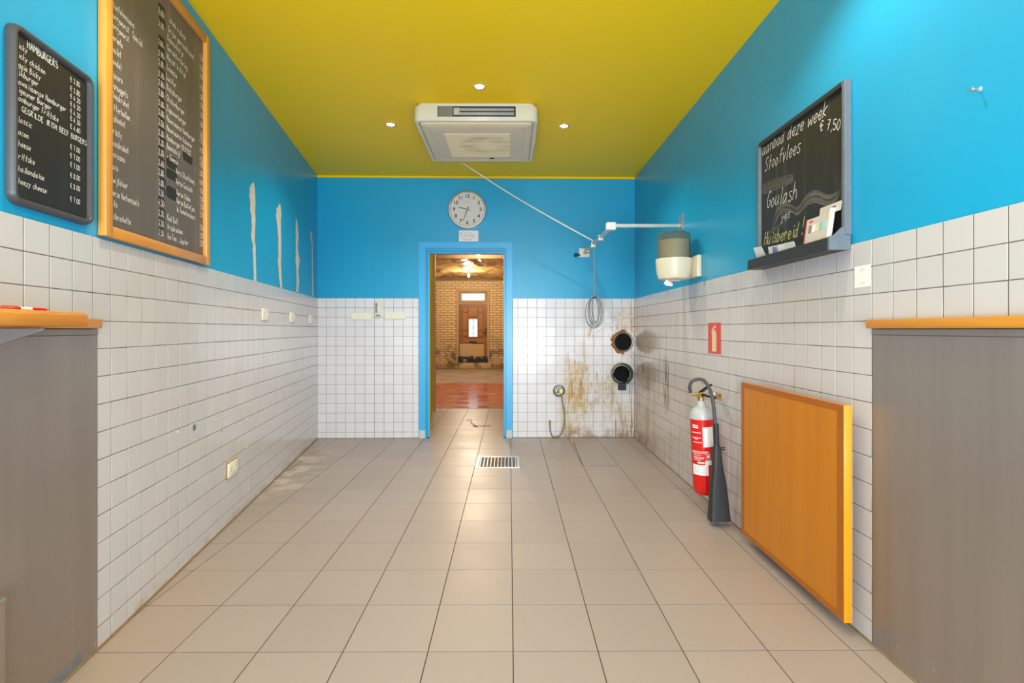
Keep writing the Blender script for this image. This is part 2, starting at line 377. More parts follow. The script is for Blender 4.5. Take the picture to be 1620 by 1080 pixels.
M['blackfoil'] = plain('black_plastic_sheet', (0.05, 0.05, 0.05), .25, 0, .3, 20); M['roughplaster'] = plain('tan_render', (0.55, 0.37, 0.18), .9, 0, .15, 3)
def m_glass(name, c, rough, tr=1.0):
    t = NT(name); t.b.inputs['Transmission Weight'].default_value = tr; t.b.inputs['IOR'].default_value = 1.05 if tr == 1.0 else 1.2
    return t.done(c, rough)
M['glass'] = m_glass('clear_glass', (0.97, 0.98, 0.98), .02); M['smoke'] = m_glass('smoked_plastic', (0.66, 0.64, 0.55), .08, .92)
M['whiteplate'] = plain('white_enamel', (0.86, 0.86, 0.83), .3, 0, .03); M['lilac'] = plain('lilac_print', (0.22, 0.22, 0.66), .5); M['box_grey'] = plain('printed_carton_grey', (0.62, 0.57, 0.52), .6, 0, .05)
M['c_red'] = plain('print_red', (0.72, 0.10, 0.06), .5); M['c_yel'] = plain('pastel_yellow', (0.80, 0.76, 0.36), .6); M['c_blue'] = plain('pastel_blue', (0.30, 0.55, 0.78), .6); M['c_grn'] = plain('pastel_green', (0.42, 0.72, 0.55), .6); M['c_brn'] = plain('pastel_brown', (0.30, 0.24, 0.16), .6)
M['faint'] = plain('faint_grey_print', (0.55, 0.53, 0.50), .7); M['orange_print'] = plain('faint_orange_print', (0.80, 0.50, 0.24), .7)
M['caulk'] = plain('brown_sealant', (0.34, 0.22, 0.10), .8, 0, .3, 30)
M['dkstain'] = plain('dark_wood_wire', (0.16, 0.11, 0.06), .6)
M['ochre'] = plain('ochre_stain', (0.55, 0.30, 0.03), .6, 0, .25, 30); M['scuff'] = plain('scuffed_grey_metal', (0.27, 0.275, 0.285), .5, .3, .2, 30); M['louvre'] = plain('louvre_grey', (0.33, 0.34, 0.34), .45, 0, .15); M['beam'] = plain('old_dark_beam', (0.22, 0.12, 0.045), .7); M['dullgrey'] = plain('dull_grey_steel', (0.17, 0.16, 0.145), .5, .2); M['bulb'] = glow('lamp_glow', (1.0, 0.86, 0.62), 30); M['spotglow'] = glow('halogen_glow', (1.0, 0.93, 0.80), 40)
# ------------------------------------------------------------------ stroke lettering (hand written)
GL = {'a':'553614224355/565362','b':'1912/1436543213','c':'5536143253','d':'553614224355/595362','e':'14445536143253','f':'59483832/1656',
'g':'553614224355/56513010','h':'1912/14365452','i':'3632/3837','j':'46413010/4847','k':'1912/561452','l':'292332','m':'1612/14264542/44667572','n':'1612/14365452',
'o':'3614325436','p':'1610/1536543213','q':'553614224355/5650','r':'1612/143655','s':'56262544533213','t':'39333242/1656','u':'1613324354/565362','v':'1616323256',
'w':'1622456276','x':'1652/5612','y':'1633/5610','z':'1656561212 52','A':'12393952/2545','B':'1912/1939483616/1655533212','C':'583917143253','D':'1912/1939575412',
'E':'591919121252/1646','F':'59191912/1646','G':'58391714325355/5535','H':'1912/5952/1656','I':'3932','J':'59533213','K':'1912/591652','L':'19121252','M':'1219194545696962',
'N':'121919525259','O':'3916325639','P':'1912/19395816','R':'1912/19395816/2652','S':'583917543213','T':'1959/3932','U':'1914325459','V':'193259','W':'1922456279','X':'1952/5912','Z':'1959591212 52',
'0':'39171432545739','1':'173932','2':'173957121252','3':'18395836543213','4':'4914146 4/4642','5':'591919164654533213','6':'49161332545536 14','7':'19595932/2646','8':'361839583613325336','9':'57351739585532',
'é':'14445536143253/3849','€':'5839173253/0656/0545','.':'3233','/':'5912',',':'3331','!':'3935/3332','+':'3733/1555',"'":'3937','-':'2545'}
def text(mb, s, F, u, z, n, h, cw, wd=.0022, slant=0.0, rise=0.0, flip=1, jit=.25):
    sx, sy = cw/6.0, h/7.0; x = 0.0
    for ch in s:
        if ch == ' ': x += 4.5; continue
        g = GL.get(ch)
        if g is None: x += 5; continue
        mx = 0; jy = random.uniform(-jit, jit)
        for st in g.replace(' ', '').split('/'):
            pts = [(int(st[i]), int(st[i+1])) for i in range(0, len(st)-1, 2)]
            mx = max(mx, max(p[0] for p in pts))
            q = []
            for a, b in pts:
                a += random.uniform(-.15, .15); bb = b-2+jy
                q.append((u+flip*((x+a)*sx+bb*slant*sy), z+bb*sy+(x+a)*sx*rise))
            c = cat(q, 3); mb.ribbon([(p[0], p[1]) for p in c], wd, F, n)
        x += mx+1.0
    return x*sx
def font_mesh(s, size, F, u, z, n, m, name, parent, bold=.0):
    cu = bpy.data.curves.new('txt', 'FONT'); cu.body = s; cu.size = size; cu.align_x = 'CENTER'; cu.align_y = 'CENTER'; cu.offset = bold; cu.extrude = .0004
    o = bpy.data.objects.new('txt', cu); COL.objects.link(o)
    dg = bpy.context.evaluated_depsgraph_get(); me = bpy.data.meshes.new_from_object(o.evaluated_get(dg)); bpy.data.objects.remove(o)
    me.transform(F.mat(u, z, n)); me.transform(Matrix.Translation(-V(parent.location))); me.materials.clear(); me.materials.append(m)
    r = bpy.data.objects.new(name, me); COL.objects.link(r); r.parent = parent; return r
# ================================================================== STRUCTURE
def quadwall(F, u0, u1, holes=()): pass
Y0 = -1.75
# --- side walls: painted slab plus a grout bed the tiles sit in
def side_wall(name, F, u0, u1, tilemat, sgn):
    mb = MB().fbox(F, u0, u1, 0, ZC, -.14, 0)
    w = struct(obj(name, mb, M['blue'], smooth=0))
    gb = MB().fbox(F, u0+.3, u1, 0, TILE_TOP-.002, .0002, .0054)
    obj('grout_bed', gb, M['grout'], w, smooth=0)
    return w
uSL, uSR = (Y0-FL.o.y)/uL.y, (Y0-FR.o.y)/uR.y
wall_left = side_wall('wall_left', FL, uSL, UL1+.02, M['tile_l'], 1)
wall_right = side_wall('wall_right', FR, uSR, UR1+.02, M['tile_r'], -1)
def tile_mesh(w, h, t=.0065, c=.0014):
    hw, hh = w/2, h/2; v = []
    for dx, n in ((0, .0015), (0, t-c), (c, t)):
        v += [(-hw+dx, -hh+dx, n), (hw-dx, -hh+dx, n), (hw-dx, hh-dx, n), (-hw+dx, hh-dx, n)]
    f = [(8, 9, 10, 11)]
    for k in (0, 4):
        for j in range(4): f.append((k+j, k+(j+1) % 4, k+4+(j+1) % 4, k+4+j))
    return v, f
TCACHE = {}
def lay_tiles(F, cells, mat, parent, key):
    """cells: list of (u0,u1,z0,z1,importance)"""
    cells = sorted(cells, key=lambda c: -c[4])
    base = F.mat()
    for i, (a, b, c, d, _) in enumerate(cells[:300]):
        k = (round(b-a, 4), round(d-c, 4), mat.name)
        if k not in TCACHE:
            me = bpy.data.meshes.new('tile'); v, f = tile_mesh(b-a, d-c); me.from_pydata(v, [], f); me.materials.append(mat); TCACHE[k] = me
        o = bpy.data.objects.new('tile', TCACHE[k]); COL.objects.link(o); o.parent = parent
        mt = F.mat((a+b)/2, (c+d)/2, 0)
        rx = Matrix.Rotation(random.gauss(0, .004), 4, 'X') @ Matrix.Rotation(random.gauss(0, .004), 4, 'Y')
        o.matrix_local = mt @ rx
    if len(cells) > 300:
        mb = MB()
        for a, b, c, d, _ in cells[300:]:
            v, f = tile_mesh(b-a, d-c); mt = F.mat((a+b)/2, (c+d)/2, 0) @ Matrix.Rotation(random.gauss(0, .004), 4, 'X') @ Matrix.Rotation(random.gauss(0, .004), 4, 'Y')
            mb.add([mt @ V(p) for p in v], f)
        o = obj('tiles', mb, mat, parent, smooth=0); o['kind'] = 'stuff'
def rows(p):
    z = TILE_TOP; out = []
    while z > .004: out.append((max(z-p, 0.003), z)); z -= p
    return out
G = .0027; GZ = .0023
uPL = FL.hit(150.5, 760)[0]; uPR = FR.hit(1384.0, 760)[0]      # where the steel panels end
def side_cells(F, u_ref, p, u_end, uP, u_front, prow):
    us = [u_ref]
    while us[0] > u_front: us.insert(0, us[0]-p)
    while us[-1] < u_end: us.append(us[-1]+p)
    cells = []
    for a, b in zip(us[:-1], us[1:]):
        b2 = min(b, u_end-.004)
        if b2-a < .012: continue
        for z0, z1 in rows(prow):
            if z1-z0 < .012: continue
            a2 = a; 
            if z0 < 1.16:
                if b2 < uP+.012: continue
                a2 = max(a, uP+.001)
            cells.append((a2+G/2, b2-G/2, z0+GZ/2, z1-GZ/2, 10-a2 if a2 > .9 else -a2))
    return cells
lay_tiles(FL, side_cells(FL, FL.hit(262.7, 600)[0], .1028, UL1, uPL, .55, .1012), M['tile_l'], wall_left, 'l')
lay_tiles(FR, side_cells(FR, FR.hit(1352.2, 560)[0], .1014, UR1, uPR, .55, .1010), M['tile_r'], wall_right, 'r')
# --- back wall with the doorway
dl, dr = FB.hit(678.6, 600)[0], FB.hit(797.0, 600)[0]; dtop = FB.hit(738, 400)[1]
fo_l, fo_r = FB.hit(663, 600)[0], FB.hit(810.6, 600)[0]; fo_t = FB.hit(738, 383)[1]
BT = .12
h1, h2 = FB.hit(986, 541), FB.hit(982, 590)
FH = [(h1[0]-.066, h1[0]+.066, h1[1]-.066, h1[1]+.066), (h2[0]-.075, h2[0]+.075, h2[1]-.075, h2[1]+.075)]
def rects_minus(mb, F, u0, u1, z0, z1, n0, n1, H):
    us = sorted({u0, u1} | {k for h in H for k in h[:2]}); zs = sorted({z0, z1} | {k for h in H for k in h[2:]})
    for a, b in zip(us[:-1], us[1:]):
        for c, d in zip(zs[:-1], zs[1:]):
            if not any(h[0] < (a+b)/2 < h[1] and h[2] < (c+d)/2 < h[3] for h in H): mb.fbox(F, a, b, c, d, n0, n1)
mb = MB(); mb.fbox(FB, -.12, dl-.02, 0, ZC, -BT, 0); rects_minus(mb, FB, dr+.02, BW+.12, 0, ZC, -BT, 0, FH); mb.fbox(FB, dl-.02, dr+.02, dtop+.02, ZC, -BT, 0)
wall_back = struct(obj('wall_back', mb, M['blue'], smooth=0))
mb = MB(); mb.fbox(FB, 0, fo_l-.001, 0, TILE_TOP-.002, .0002, .005); rects_minus(mb, FB, fo_r+.001, BW, 0, TILE_TOP-.002, .0002, .005, FH)
obj('grout_bed', mb, M['grout'], wall_back, smooth=0)
def cut_tile(a, b, c, d, hc, k=12):
    def P(i, j):
        u, z = a+(b-a)*i/k, c+(d-c)*j/k
        for (hu, hz), rc in hc:
            r_ = math.hypot(u-hu, z-hz)
            if r_ < rc and r_ > 1e-4: u, z = hu+(u-hu)*rc/r_, hz+(z-hz)*rc/r_
        return min(max(u, a), b), min(max(z, c), d)
    mb = MB()
    for i in range(k):
        for j in range(k):
            uc, zc = a+(b-a)*(i+.5)/k, c+(d-c)*(j+.5)/k
            if any(math.hypot(uc-hu, zc-hz) < rc for (hu, hz), rc in hc): continue
            q = [P(i, j), P(i+1, j), P(i+1, j+1), P(i, j+1)]; mb.add([FB.pt(x, y, .0064) for x, y in q], [(0, 1, 2, 3)])
    if mb.f: obj('tile', mb, M['tile_b'], wall_back, smooth=0)
pb = .1022; cells = []
uref = FB.hit(577.4, 500)[0]
us = [uref+pb*k for k in range(-9, 40)]
for a, b in zip(us[:-1], us[1:]):
    for z0, z1 in rows(pb):
        if z1-z0 < .012: continue
        for lo, hi in ((.006, fo_l-.003), (fo_r+.003, BW-.006)):
            a2, b2 = max(a, lo), min(b, hi)
            if b2-a2 < .02: continue
            cu_, cz_ = (a2+b2)/2, (z0+z1)/2
            hc = [(h, rc) for h, rc in ((h1, .097), (h2, .112)) if math.hypot(max(a2-h[0], 0, h[0]-b2), max(z0-h[1], 0, h[1]-z1)) < rc]
            if hc: cut_tile(a2+G/2, b2-G/2, z0+GZ/2, z1-GZ/2, hc); continue     # cut round the flues
            cells.append((a2+G/2, b2-G/2, z0+GZ/2, z1-GZ/2, (abs(cu_-BW/2)*0 + (z1-z0)*(b2-a2) + random.random()*1e-5)))
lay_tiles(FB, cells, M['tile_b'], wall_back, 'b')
# --- front wall with the shop window opening (behind the camera)
mb = MB()
for x0, x1, z0, z1 in ((-1.4, -.90, 0, ZC), (1.15, 1.6, 0, ZC), (-.90, 1.15, 2.55, ZC), (-.90, 1.15, 0, .12)): mb.box(x0, x1, Y0-.12, Y0, z0, z1)
struct(obj('wall_front', mb, M['blue'], smooth=0))
# --- ceiling
mb = MB().box(-2.35, 1.6, Y0-.1, 5.45, ZC, ZC+.12)
struct(obj('ceiling', mb, M['yellow'], smooth=0))
mb = MB().fbox(FB, .002, BW-.002, ZC-.022, ZC-.001, .001, .016)
struct(obj('trim_1', mb, M['yellow'], smooth=0))
# --- floor: grout slab, each clay tile its own object
T = 134.5/(1029.6-CY)*CH; g0 = onZ(811.7, 1029.6, 0)
mb = MB().box(-2.6, 1.5, Y0, 7.42, -.08, -.0016)
floor = struct(obj('floor', mb, M['groutf'], smooth=0))
def clip(poly, p, n):
    out = []
    for i in range(len(poly)):
        a, b = poly[i], poly[(i+1) % len(poly)]; da = (a[0]-p[0])*n[0]+(a[1]-p[1])*n[1]; db = (b[0]-p[0])*n[0]+(b[1]-p[1])*n[1]
        if da >= 0: out.append(a)
        if (da >= 0) != (db >= 0): t = da/(da-db); out.append((a[0]+(b[0]-a[0])*t, a[1]+(b[1]-a[1])*t))
    return out
def parea(p): return .5*abs(sum(p[i][0]*p[(i+1) % len(p)][1]-p[(i+1) % len(p)][0]*p[i][1] for i in range(len(p))))
jl, jr = FB.pt(dl, 0), FB.pt(dr, 0)
UF = Frame((0, 0, 0), (1, 0, 0), (0, -1, 0))
class FloorFrame(Frame):
    def __init__(s): pass
    def pt(s, a, b, n=0.0): return V((a, b, n))
FF = FloorFrame()
dr0, dr1 = onZ(751, 740.5, 0), onZ(821.5, 722, 0)
DX0, DX1, DY0, DY1 = dr0.x, dr0.x+.382, dr0.y, dr0.y+.385
def put_tile(poly):
    if len(poly) < 3 or parea(poly) < .0006: return
    cx, cy = sum(p[0] for p in poly)/len(poly), sum(p[1] for p in poly)/len(poly)
    sq = len(poly) == 4 and abs(parea(poly)-(T-.0035)**2) < 1e-6
    if sq and 'floor' in TCACHE: me = TCACHE['floor']
    else:
        c = .0008; k = len(poly); lo = [(x-cx, y-cy, -.0015) for x, y in poly]; mi = [(x-cx, y-cy, -c) for x, y in poly]
        f_ = 1-c/max(.02, math.sqrt(parea(poly))/2); hi = [((x-cx)*f_, (y-cy)*f_, 0) for x, y in poly]
        me = bpy.data.meshes.new('tile')
        me.from_pydata(lo+mi+hi, [], [tuple(range(2*k, 3*k))]+[(r*k+i, r*k+(i+1) % k, (r+1)*k+(i+1) % k, (r+1)*k+i) for r in (0, 1) for i in range(k)])
        bm = bmesh.new(); bm.from_mesh(me); bmesh.ops.recalc_face_normals(bm, faces=bm.faces[:]); bm.to_mesh(me); bm.free()
        if me.polygons[0].normal.z < 0: me.flip_normals()
        me.materials.append(M['floor'])
        if sq: TCACHE['floor'] = me
    o = bpy.data.objects.new('tile', me); COL.objects.link(o); o.parent = floor; o.location = (cx, cy, 0)
def room_clip(poly):
    e = .004
    poly = clip(poly, (FL.o.x+nL.x*e, FL.o.y+nL.y*e), (nL.x, nL.y))
    if len(poly) > 2: poly = clip(poly, (FR.o.x+nR.x*e, FR.o.y+nR.y*e), (nR.x, nR.y))
    return poly
uC = V((-.139, 1, 0)).normalized(); nC = V((uC.y, -uC.x, 0)); c0 = jl + V((-.004, .13, 0))
for i in range(-9, 6):
    for j in range(-9, 24):
        x0, y0 = g0.x+i*T+.00175, g0.y+j*T+.00175; x1, y1 = x0+T-.0035, y0+T-.0035
        if y0 < .35 or y0 > 7.35: continue
        y1 = min(y1, 7.38)
        base = [(x0, y0), (x1, y0), (x1, y1), (x0, y1)]
        back = (FB.o.x+nB.x*.003, FB.o.y+nB.y*.003)
        pieces = []
        def dist_back(p): return (p[0]-FB.o.x)*nB.x+(p[1]-FB.o.y)*nB.y
        if all(dist_back(p) > .003 for p in base): pieces.append(room_clip(base))
        else:
            if any(dist_back(p) > .003 for p in base):
                r = room_clip(clip(base, back, (nB.x, nB.y)))
                side_l = clip(r, (jl.x, 0), (-1, 0)) if len(r) > 2 else []; side_r = clip(r, (jr.x, 0), (1, 0)) if len(r) > 2 else []
                pieces += [side_l, side_r]
            mid = clip(clip(base, (jl.x+.002, 0), (1, 0)), (jr.x-.002, 0), (-1, 0)) if y0 < jl.y else clip(base, (c0.x+nC.x*.01, c0.y+nC.y*.01), (nC.x, nC.y))
            if y0 >= c0.y or True:
                if y0 < jl.y: pieces.append(mid)
                else: pieces.append(clip(mid, (.55, 0), (-1, 0)) if len(mid) > 2 else [])
        for q in pieces:
            if len(q) < 3: continue
            xs, ys = [p[0] for p in q], [p[1] for p in q]
            if max(xs) > DX0 and min(xs) < DX1 and max(ys) > DY0 and min(ys) < DY1:   # cut round the floor drain
                e = .002
                A = clip(q, (DX0-e, 0), (-1, 0)); B_ = clip(q, (DX1+e, 0), (1, 0)); C_ = clip(clip(q, (DX0-e, 0), (1, 0)), (DX1+e, 0), (-1, 0))
                D1 = clip(C_, (0, DY0-e), (0, -1)) if len(C_) > 2 else []; D2 = clip(C_, (0, DY1+e), (0, 1)) if len(C_) > 2 else []
                for k in (A, B_, D1, D2): put_tile(k)
            else: put_tile(q)
# dark seam of the cut hatch in front of the flues, and the sealant along the walls
mb = MB(); hp = [onZ(*p, 0) for p in ((907, 699), (922, 737), (977, 737), (945, 697))]
mb.ribbon([(p.x, p.y) for p in hp[:3]], .006, FF, .0006)
obj('hatch_seam', mb, M['groutf'], floor, smooth=0)
mb = MB(); mb.tube([FL.pt(u, .004, .006) for u in (uPL-.9, uPL, 2.2, 2.9, 3.6, UL1-.03)], .006, 6)
mb.tube([FR.pt(u, .003, .006) for u in (uPR-.9, uPR, 2.4, 3.4, 4.4, UR1-.03)], .005, 6)
obj('sealant', mb, M['caulk'], floor)
# --- corridor and the unfinished room beyond
c1 = c0 + uC*1.62
FCW = Frame(c0, uC, nC)
mb = MB().fbox(FCW, -.02, (c1-c0).length, 0, 2.95, -.06, 0)
cw = struct(obj('wall_corridor_left', mb, M['wallyellow'], smooth=0))
mb = MB().fbox(FCW, -.015, (c1-c0).length, 0, .07, .0005, .012); obj('skirting', mb, M['tan'], cw, smooth=0)
pz = atY(686.5, 600, c1.y+.06)
mb = MB().box(pz.x-.02, pz.x+.02, c1.y+.02, c1.y+.08, 0, 2.7); struct(obj('trim_2', mb, M['tan'], smooth=0))
mb = MB().box(.56, .70, 5.50, 7.42, 0, 2.95); struct(obj('wall_corridor_right', mb, M['wallyellow'], smooth=0))
mb = MB().box(-1.9, .7, 5.50, 7.42, 2.95, 3.05); struct(obj('ceiling_corridor', mb, M['roughplaster'], smooth=0))
YF = CF*CH/(582.5-CY)
ZF = CH+(CY-443.5)*YF/CF
yr = CF*CH/(606-CY)
mb = MB().box(-4.2, 2.2, 7.42, yr, -.08, -.003); struct(obj('floor_red', mb, M['redfloor'], smooth=0))
mb = MB().box(-4.2, 2.2, yr, YF+.2, -.08, -.006)
struct(obj('floor_concrete', mb, M['concrete'], smooth=0))
mb = MB().box(-4.3, -4.2, 7.4, YF, 0, ZF+.4); struct(obj('wall_far_left', mb, M['roughplaster'], smooth=0))
mb = MB().box(2.2, 2.3, 7.4, YF, 0, ZF+.4); struct(obj('wall_far_right', mb, M['roughplaster'], smooth=0))
mb = MB().box(-4.2, -1.45, 7.42, 7.5, 0, ZF+.4); mb.box(.7, 2.2, 7.42, 7.5, 0, ZF+.4); mb.box(-1.45, .7, 7.42, 7.5, 2.95, ZF+.4); struct(obj('wall_far_near', mb, M['roughplaster'], smooth=0))
# far wall: brick face with openings for door and transom
dpx0, dpx1 = atY(726, 520, YF).x, atY(770.5, 520, YF).x
dz0, dz1 = atY(740, 571, YF).z, atY(740, 480, YF).z
tx0, tx1 = atY(728.5, 470, YF).x, atY(768, 470, YF).x; tz0, tz1 = atY(740, 476.3, YF).z, atY(740, 462.5, YF).z
holes = [(dpx0, dpx1, dz0, dz1), (tx0, tx1, tz0, tz1)]
mb = MB()
xs = sorted({-4.2, 2.2, dpx0, dpx1, tx0, tx1}); zs = sorted({-.05, ZF+.4, dz0, dz1, tz0, tz1})
for a, b in zip(xs[:-1], xs[1:]):
    for c, d in zip(zs[:-1], zs[1:]):
        m_ = ((a+b)/2, (c+d)/2)
        if any(h[0] < m_[0] < h[1] and h[2] < m_[1] < h[3] for h in holes): continue
        mb.box(a, b, YF, YF+.2, c, d)
wf = struct(obj('wall_far', mb, M['mortar'], smooth=0))
mb = MB(); bh, bl = .072, .225; z = .0; r = 0
while z < ZF+.3:
    x = -4.2 + (r % 2)*bl/2
    while x < 2.1:
        x0, x1, z0, z1 = x+.006, x+bl-.006, z+.006, z+bh-.006
        for h in holes:
            if z1 > h[2]-.02 and z0 < h[3]+.02:
                if x0 < h[0]-.075 < x1: x1 = h[0]-.075
                elif x0 < h[1]+.075 < x1: x0 = h[1]+.075
        if x1-x0 > .03 and not any(x1 > h[0]-.07 and x0 < h[1]+.07 and z1 > h[2]-.03 and z0 < h[3]+.03 for h in holes):
            t = .012+random.random()*.012; c = .006
            lo = [(x0, z0), (x1, z0), (x1, z1), (x0, z1)]; hi = [(x0+c, z0+c), (x1-c, z0+c), (x1-c, z1-c), (x0+c, z1-c)]
            mb.add([(a, YF-.0005, b) for a, b in lo]+[(a, YF-t, b) for a, b in hi], [(4, 5, 6, 7), (0, 1, 5, 4), (1, 2, 6, 5), (2, 3, 7, 6), (3, 0, 4, 7)])
        x += bl
    z += bh; r += 1
o = obj('bricks', mb, M['brick'], wf, smooth=0); o['kind'] = 'stuff'
mb = MB(); mb.box(dpx0-.07, dpx0-.012, YF-.03, YF+.02, .12, tz1+.09, bev=.004); mb.box(dpx1+.012, dpx1+.07, YF-.03, YF+.02, .12, tz1+.09, bev=.004); mb.box(dpx0-.07, dpx1+.07, YF-.032, YF+.02, tz1+.05, tz1+.13, bev=.004)
obj('render_surround', mb, M['roughplaster'], wf)
mb = MB().box(dpx0-.12, dpx1+.12, YF-.10, YF-.002, -.003, .17, bev=.01); obj('step', mb, M['brick'], wf)
# transom window
mb = MB()
for a, b, c, d in ((tx0, tx1, tz0, tz0+.03), (tx0, tx1, tz1-.03, tz1), (tx0, tx0+.03, tz0+.03, tz1-.03), (tx1-.03, tx1, tz0+.03, tz1-.03)): mb.box(a, b, YF+.04, YF+.10, c, d)
w1 = struct(obj('window_1', mb, M['roughplaster'], smooth=0)); mb = MB().box(tx0+.03, tx1-.03, YF+.065, YF+.071, tz0+.03, tz1-.03); obj('pane', mb, M['glass'], w1, smooth=0)
# foil ceiling: crumpled sheet under beams
nx, ny = 70, 90; x0, x1, y0, y1 = -4.2, 2.2, 7.5, YF; vs = []; fs = []
rnd = random.Random(3); from mathutils import noise as mn
for j in range(ny+1):
    for i in range(nx+1):
        x, y = x0+(x1-x0)*i/nx, y0+(y1-y0)*j/ny
        h = .10*abs(mn.noise(V((x*1.1, y*.8, 0))))+.06*abs(mn.noise(V((x*3.1, y*2.3, 5))))+.03*mn.noise(V((x*7, y*6, 9)))
        vs.append((x, y, ZF+.12-h*1.2))
for j in range(ny):
    for i in range(nx):
        a = j*(nx+1)+i; fs.append((a, a+1, a+nx+2)); fs.append((a, a+nx+2, a+nx+1))
struct(obj('ceiling_foil', MB().add(vs, fs), M['foil'], smooth=.35))
mb = MB().box(-4.2, 2.2, 7.5, YF+.2, ZF+.25, ZF+.35); struct(obj('ceiling_far', mb, M['roughplaster'], smooth=0))
mb = MB().box(-4.2, 2.2, 10.1, 10.22, ZF-.03, ZF+.2); mb.box(-4.2, 2.2, YF-.10, YF-.03, ZF-.01, ZF+.15); struct(obj('trim_3', mb, M['beam'], smooth=0))
# --- door frame (painted blue)
mb = MB(); q = .016
mb.prism([(fo_l, 0), (fo_l, fo_t), (fo_r, fo_t), (fo_r, 0), (FB.hit(801, 600)[0], 0), (FB.hit(801, 600)[0], FB.hit(738, 392.5)[1]), (FB.hit(673.3, 600)[0], FB.hit(738, 392.5)[1]), (FB.hit(673.3, 600)[0], 0)], FB, -.002, q)
door_1 = struct(obj('door_1', mb, M['frameblue'], smooth=0))
il, ir, it = FB.hit(673.3, 600)[0], FB.hit(801, 600)[0], FB.hit(738, 392.5)[1]
mb = MB(); mb.prism([(il, 0), (il, it), (ir, it), (ir, 0), (dr, 0), (dr, dtop), (dl, dtop), (dl, 0)], FB, -BT, -.035); obj('door_stop', mb, M['frameblue'], door_1, smooth=0)
mb = MB().fbox(FB, dl-.0005, dl+.003, 0, dtop-.002, -BT-.002, -.045); obj('yellow_lining', mb, M['wallyellow'], door_1, smooth=0)
mb = MB(); mb.fbox(FB, fo_l+.004, il-.001, .001, .085, q+.0003, q+.004); obj('bare_foot', mb, M['bare'], door_1, smooth=0)
mb = MB(); mb.fbox(FB, ir+.001, fo_r-.004, .001, .085, q+.0003, q+.004); obj('bare_foot', mb, M['bare'], door_1, smooth=0)
# --- plaster strips where paint came away, scars on the tiles
def strip(pts_px, n=.0012):
    L = [FL.hit(x, y) for x, y, w in pts_px]; left, right = [], []
    for (u, z), (x, y, w) in zip(L, pts_px):
        k = (FL.hit(x+w/2, y)[0]-FL.hit(x-w/2, y)[0])/2
        left.append((u-k*(1+random.uniform(-.25, .35)), z)); right.append((u+k*(1+random.uniform(-.12, .12)), z))
    mb = MB(); r = left[::-1]; m2 = len(left); 
    vs = [FL.pt(a, b, n) for a, b in left]+[FL.pt(a, b, n) for a, b in right]
    return mb.add(vs, [(i, i+1, m2+i+1, m2+i) for i in range(m2-1)])
def dense(a):
    out = []
    for (x, y, w), (x2, y2, w2) in zip(a[:-1], a[1:]):
        k = max(2, int(abs(y2-y)/4))
        for i in range(k): t = i/k; out.append((x+(x2-x)*t, y+(y2-y)*t, max(.6, (w+(w2-w)*t))))
    return out+[a[-1]]
for a in ([(401, 289, 2), (399.5, 298, 7), (399, 312, 10), (399.5, 330, 8), (401, 348, 6), (400, 378, 5), (401.5, 384, 5), (402.5, 415, 4.5), (403.3, 444, 4)],
          [(442.5, 323, 2), (441, 334, 8), (440.5, 348, 7), (442, 365, 5), (442.5, 395, 4.5), (442, 415, 4.5), (443.5, 440, 4), (444.5, 456, 3)],
          [(468.5, 347, 2), (469.5, 360, 3.4), (470, 375, 4.4), (469, 390, 2.6), (471, 411, 6), (470, 425, 3.2), (471, 445, 4), (470, 462, 3)],
          [(492, 366, 2), (492.6, 380, 3), (493.6, 388, 1.6), (494, 430, 1.6), (494.6, 468, 1.8)]):
    o = obj('bare_plaster', strip(dense(a)), M['plaster'], wall_left, smooth=0)
mb = MB(); pp = [FL.hit(x, y) for x, y in ((335.5, 668), (338, 664), (346, 661), (356, 656), (370, 651), (384, 646), (397, 640))]
mb.ribbon(pp, .014, FL, .0078); obj('plaster_scar', mb, M['plaster'], wall_left, smooth=0)
mb = MB(); c = FL.hit(305, 676); mb.lathe([(.017, .0068), (.016, .0085), (.006, .009)], FL.mat(c[0], c[1]), 16); obj('grey_spot', mb, M['greyframe'], wall_left)
for x, y in ((279, 685-2), (389, 662), (389, 706.5), (349, 682)):
    mb = MB(); c = FL.hit(x, y); mb.lathe([(.006, .0066), (.005, .0085)], FL.mat(c[0], c[1]), 8); obj('wall_plug', mb, M['signred'] if x == 349 else M['white'], wall_left)
# ================================================================== THINGS ON THE LEFT WALL
# --- steel wainscot panels
def panel(name, F, u1, label):
    r = thing(name, label, 'wall panel', F.pt(u1-.6, 0, .004))
    obj('sheet', MB().fbox(F, .3, u1, .004, 1.143, .0058, .0082, bev=.0008), M['steel'], r)
    obj('top_strip', MB().fbox(F, .3, u1, 1.144, 1.164, .0058, .0100, bev=.0008), M['steel'], r)
    return r
spl = panel('steel_panel', FL, uPL, 'brushed steel wall panel under the ledge on the left, behind the metal cabinet edge')
panel('steel_panel', FR, uPR, 'brushed steel wall panel under the ledge on the right, beside the orange board')
mb = MB(); mb.prism([FL.hit(x, y, .0084) for x, y in ((131, 1029), (129, 1047), (112, 1066), (96, 1082), (60, 1118), (62, 1094), (88, 1066), (104, 1052), (118, 1042), (124, 1030))], FL, .0083, .0087); obj('scuffed_patch', mb, M['scuff'], spl, smooth=0)
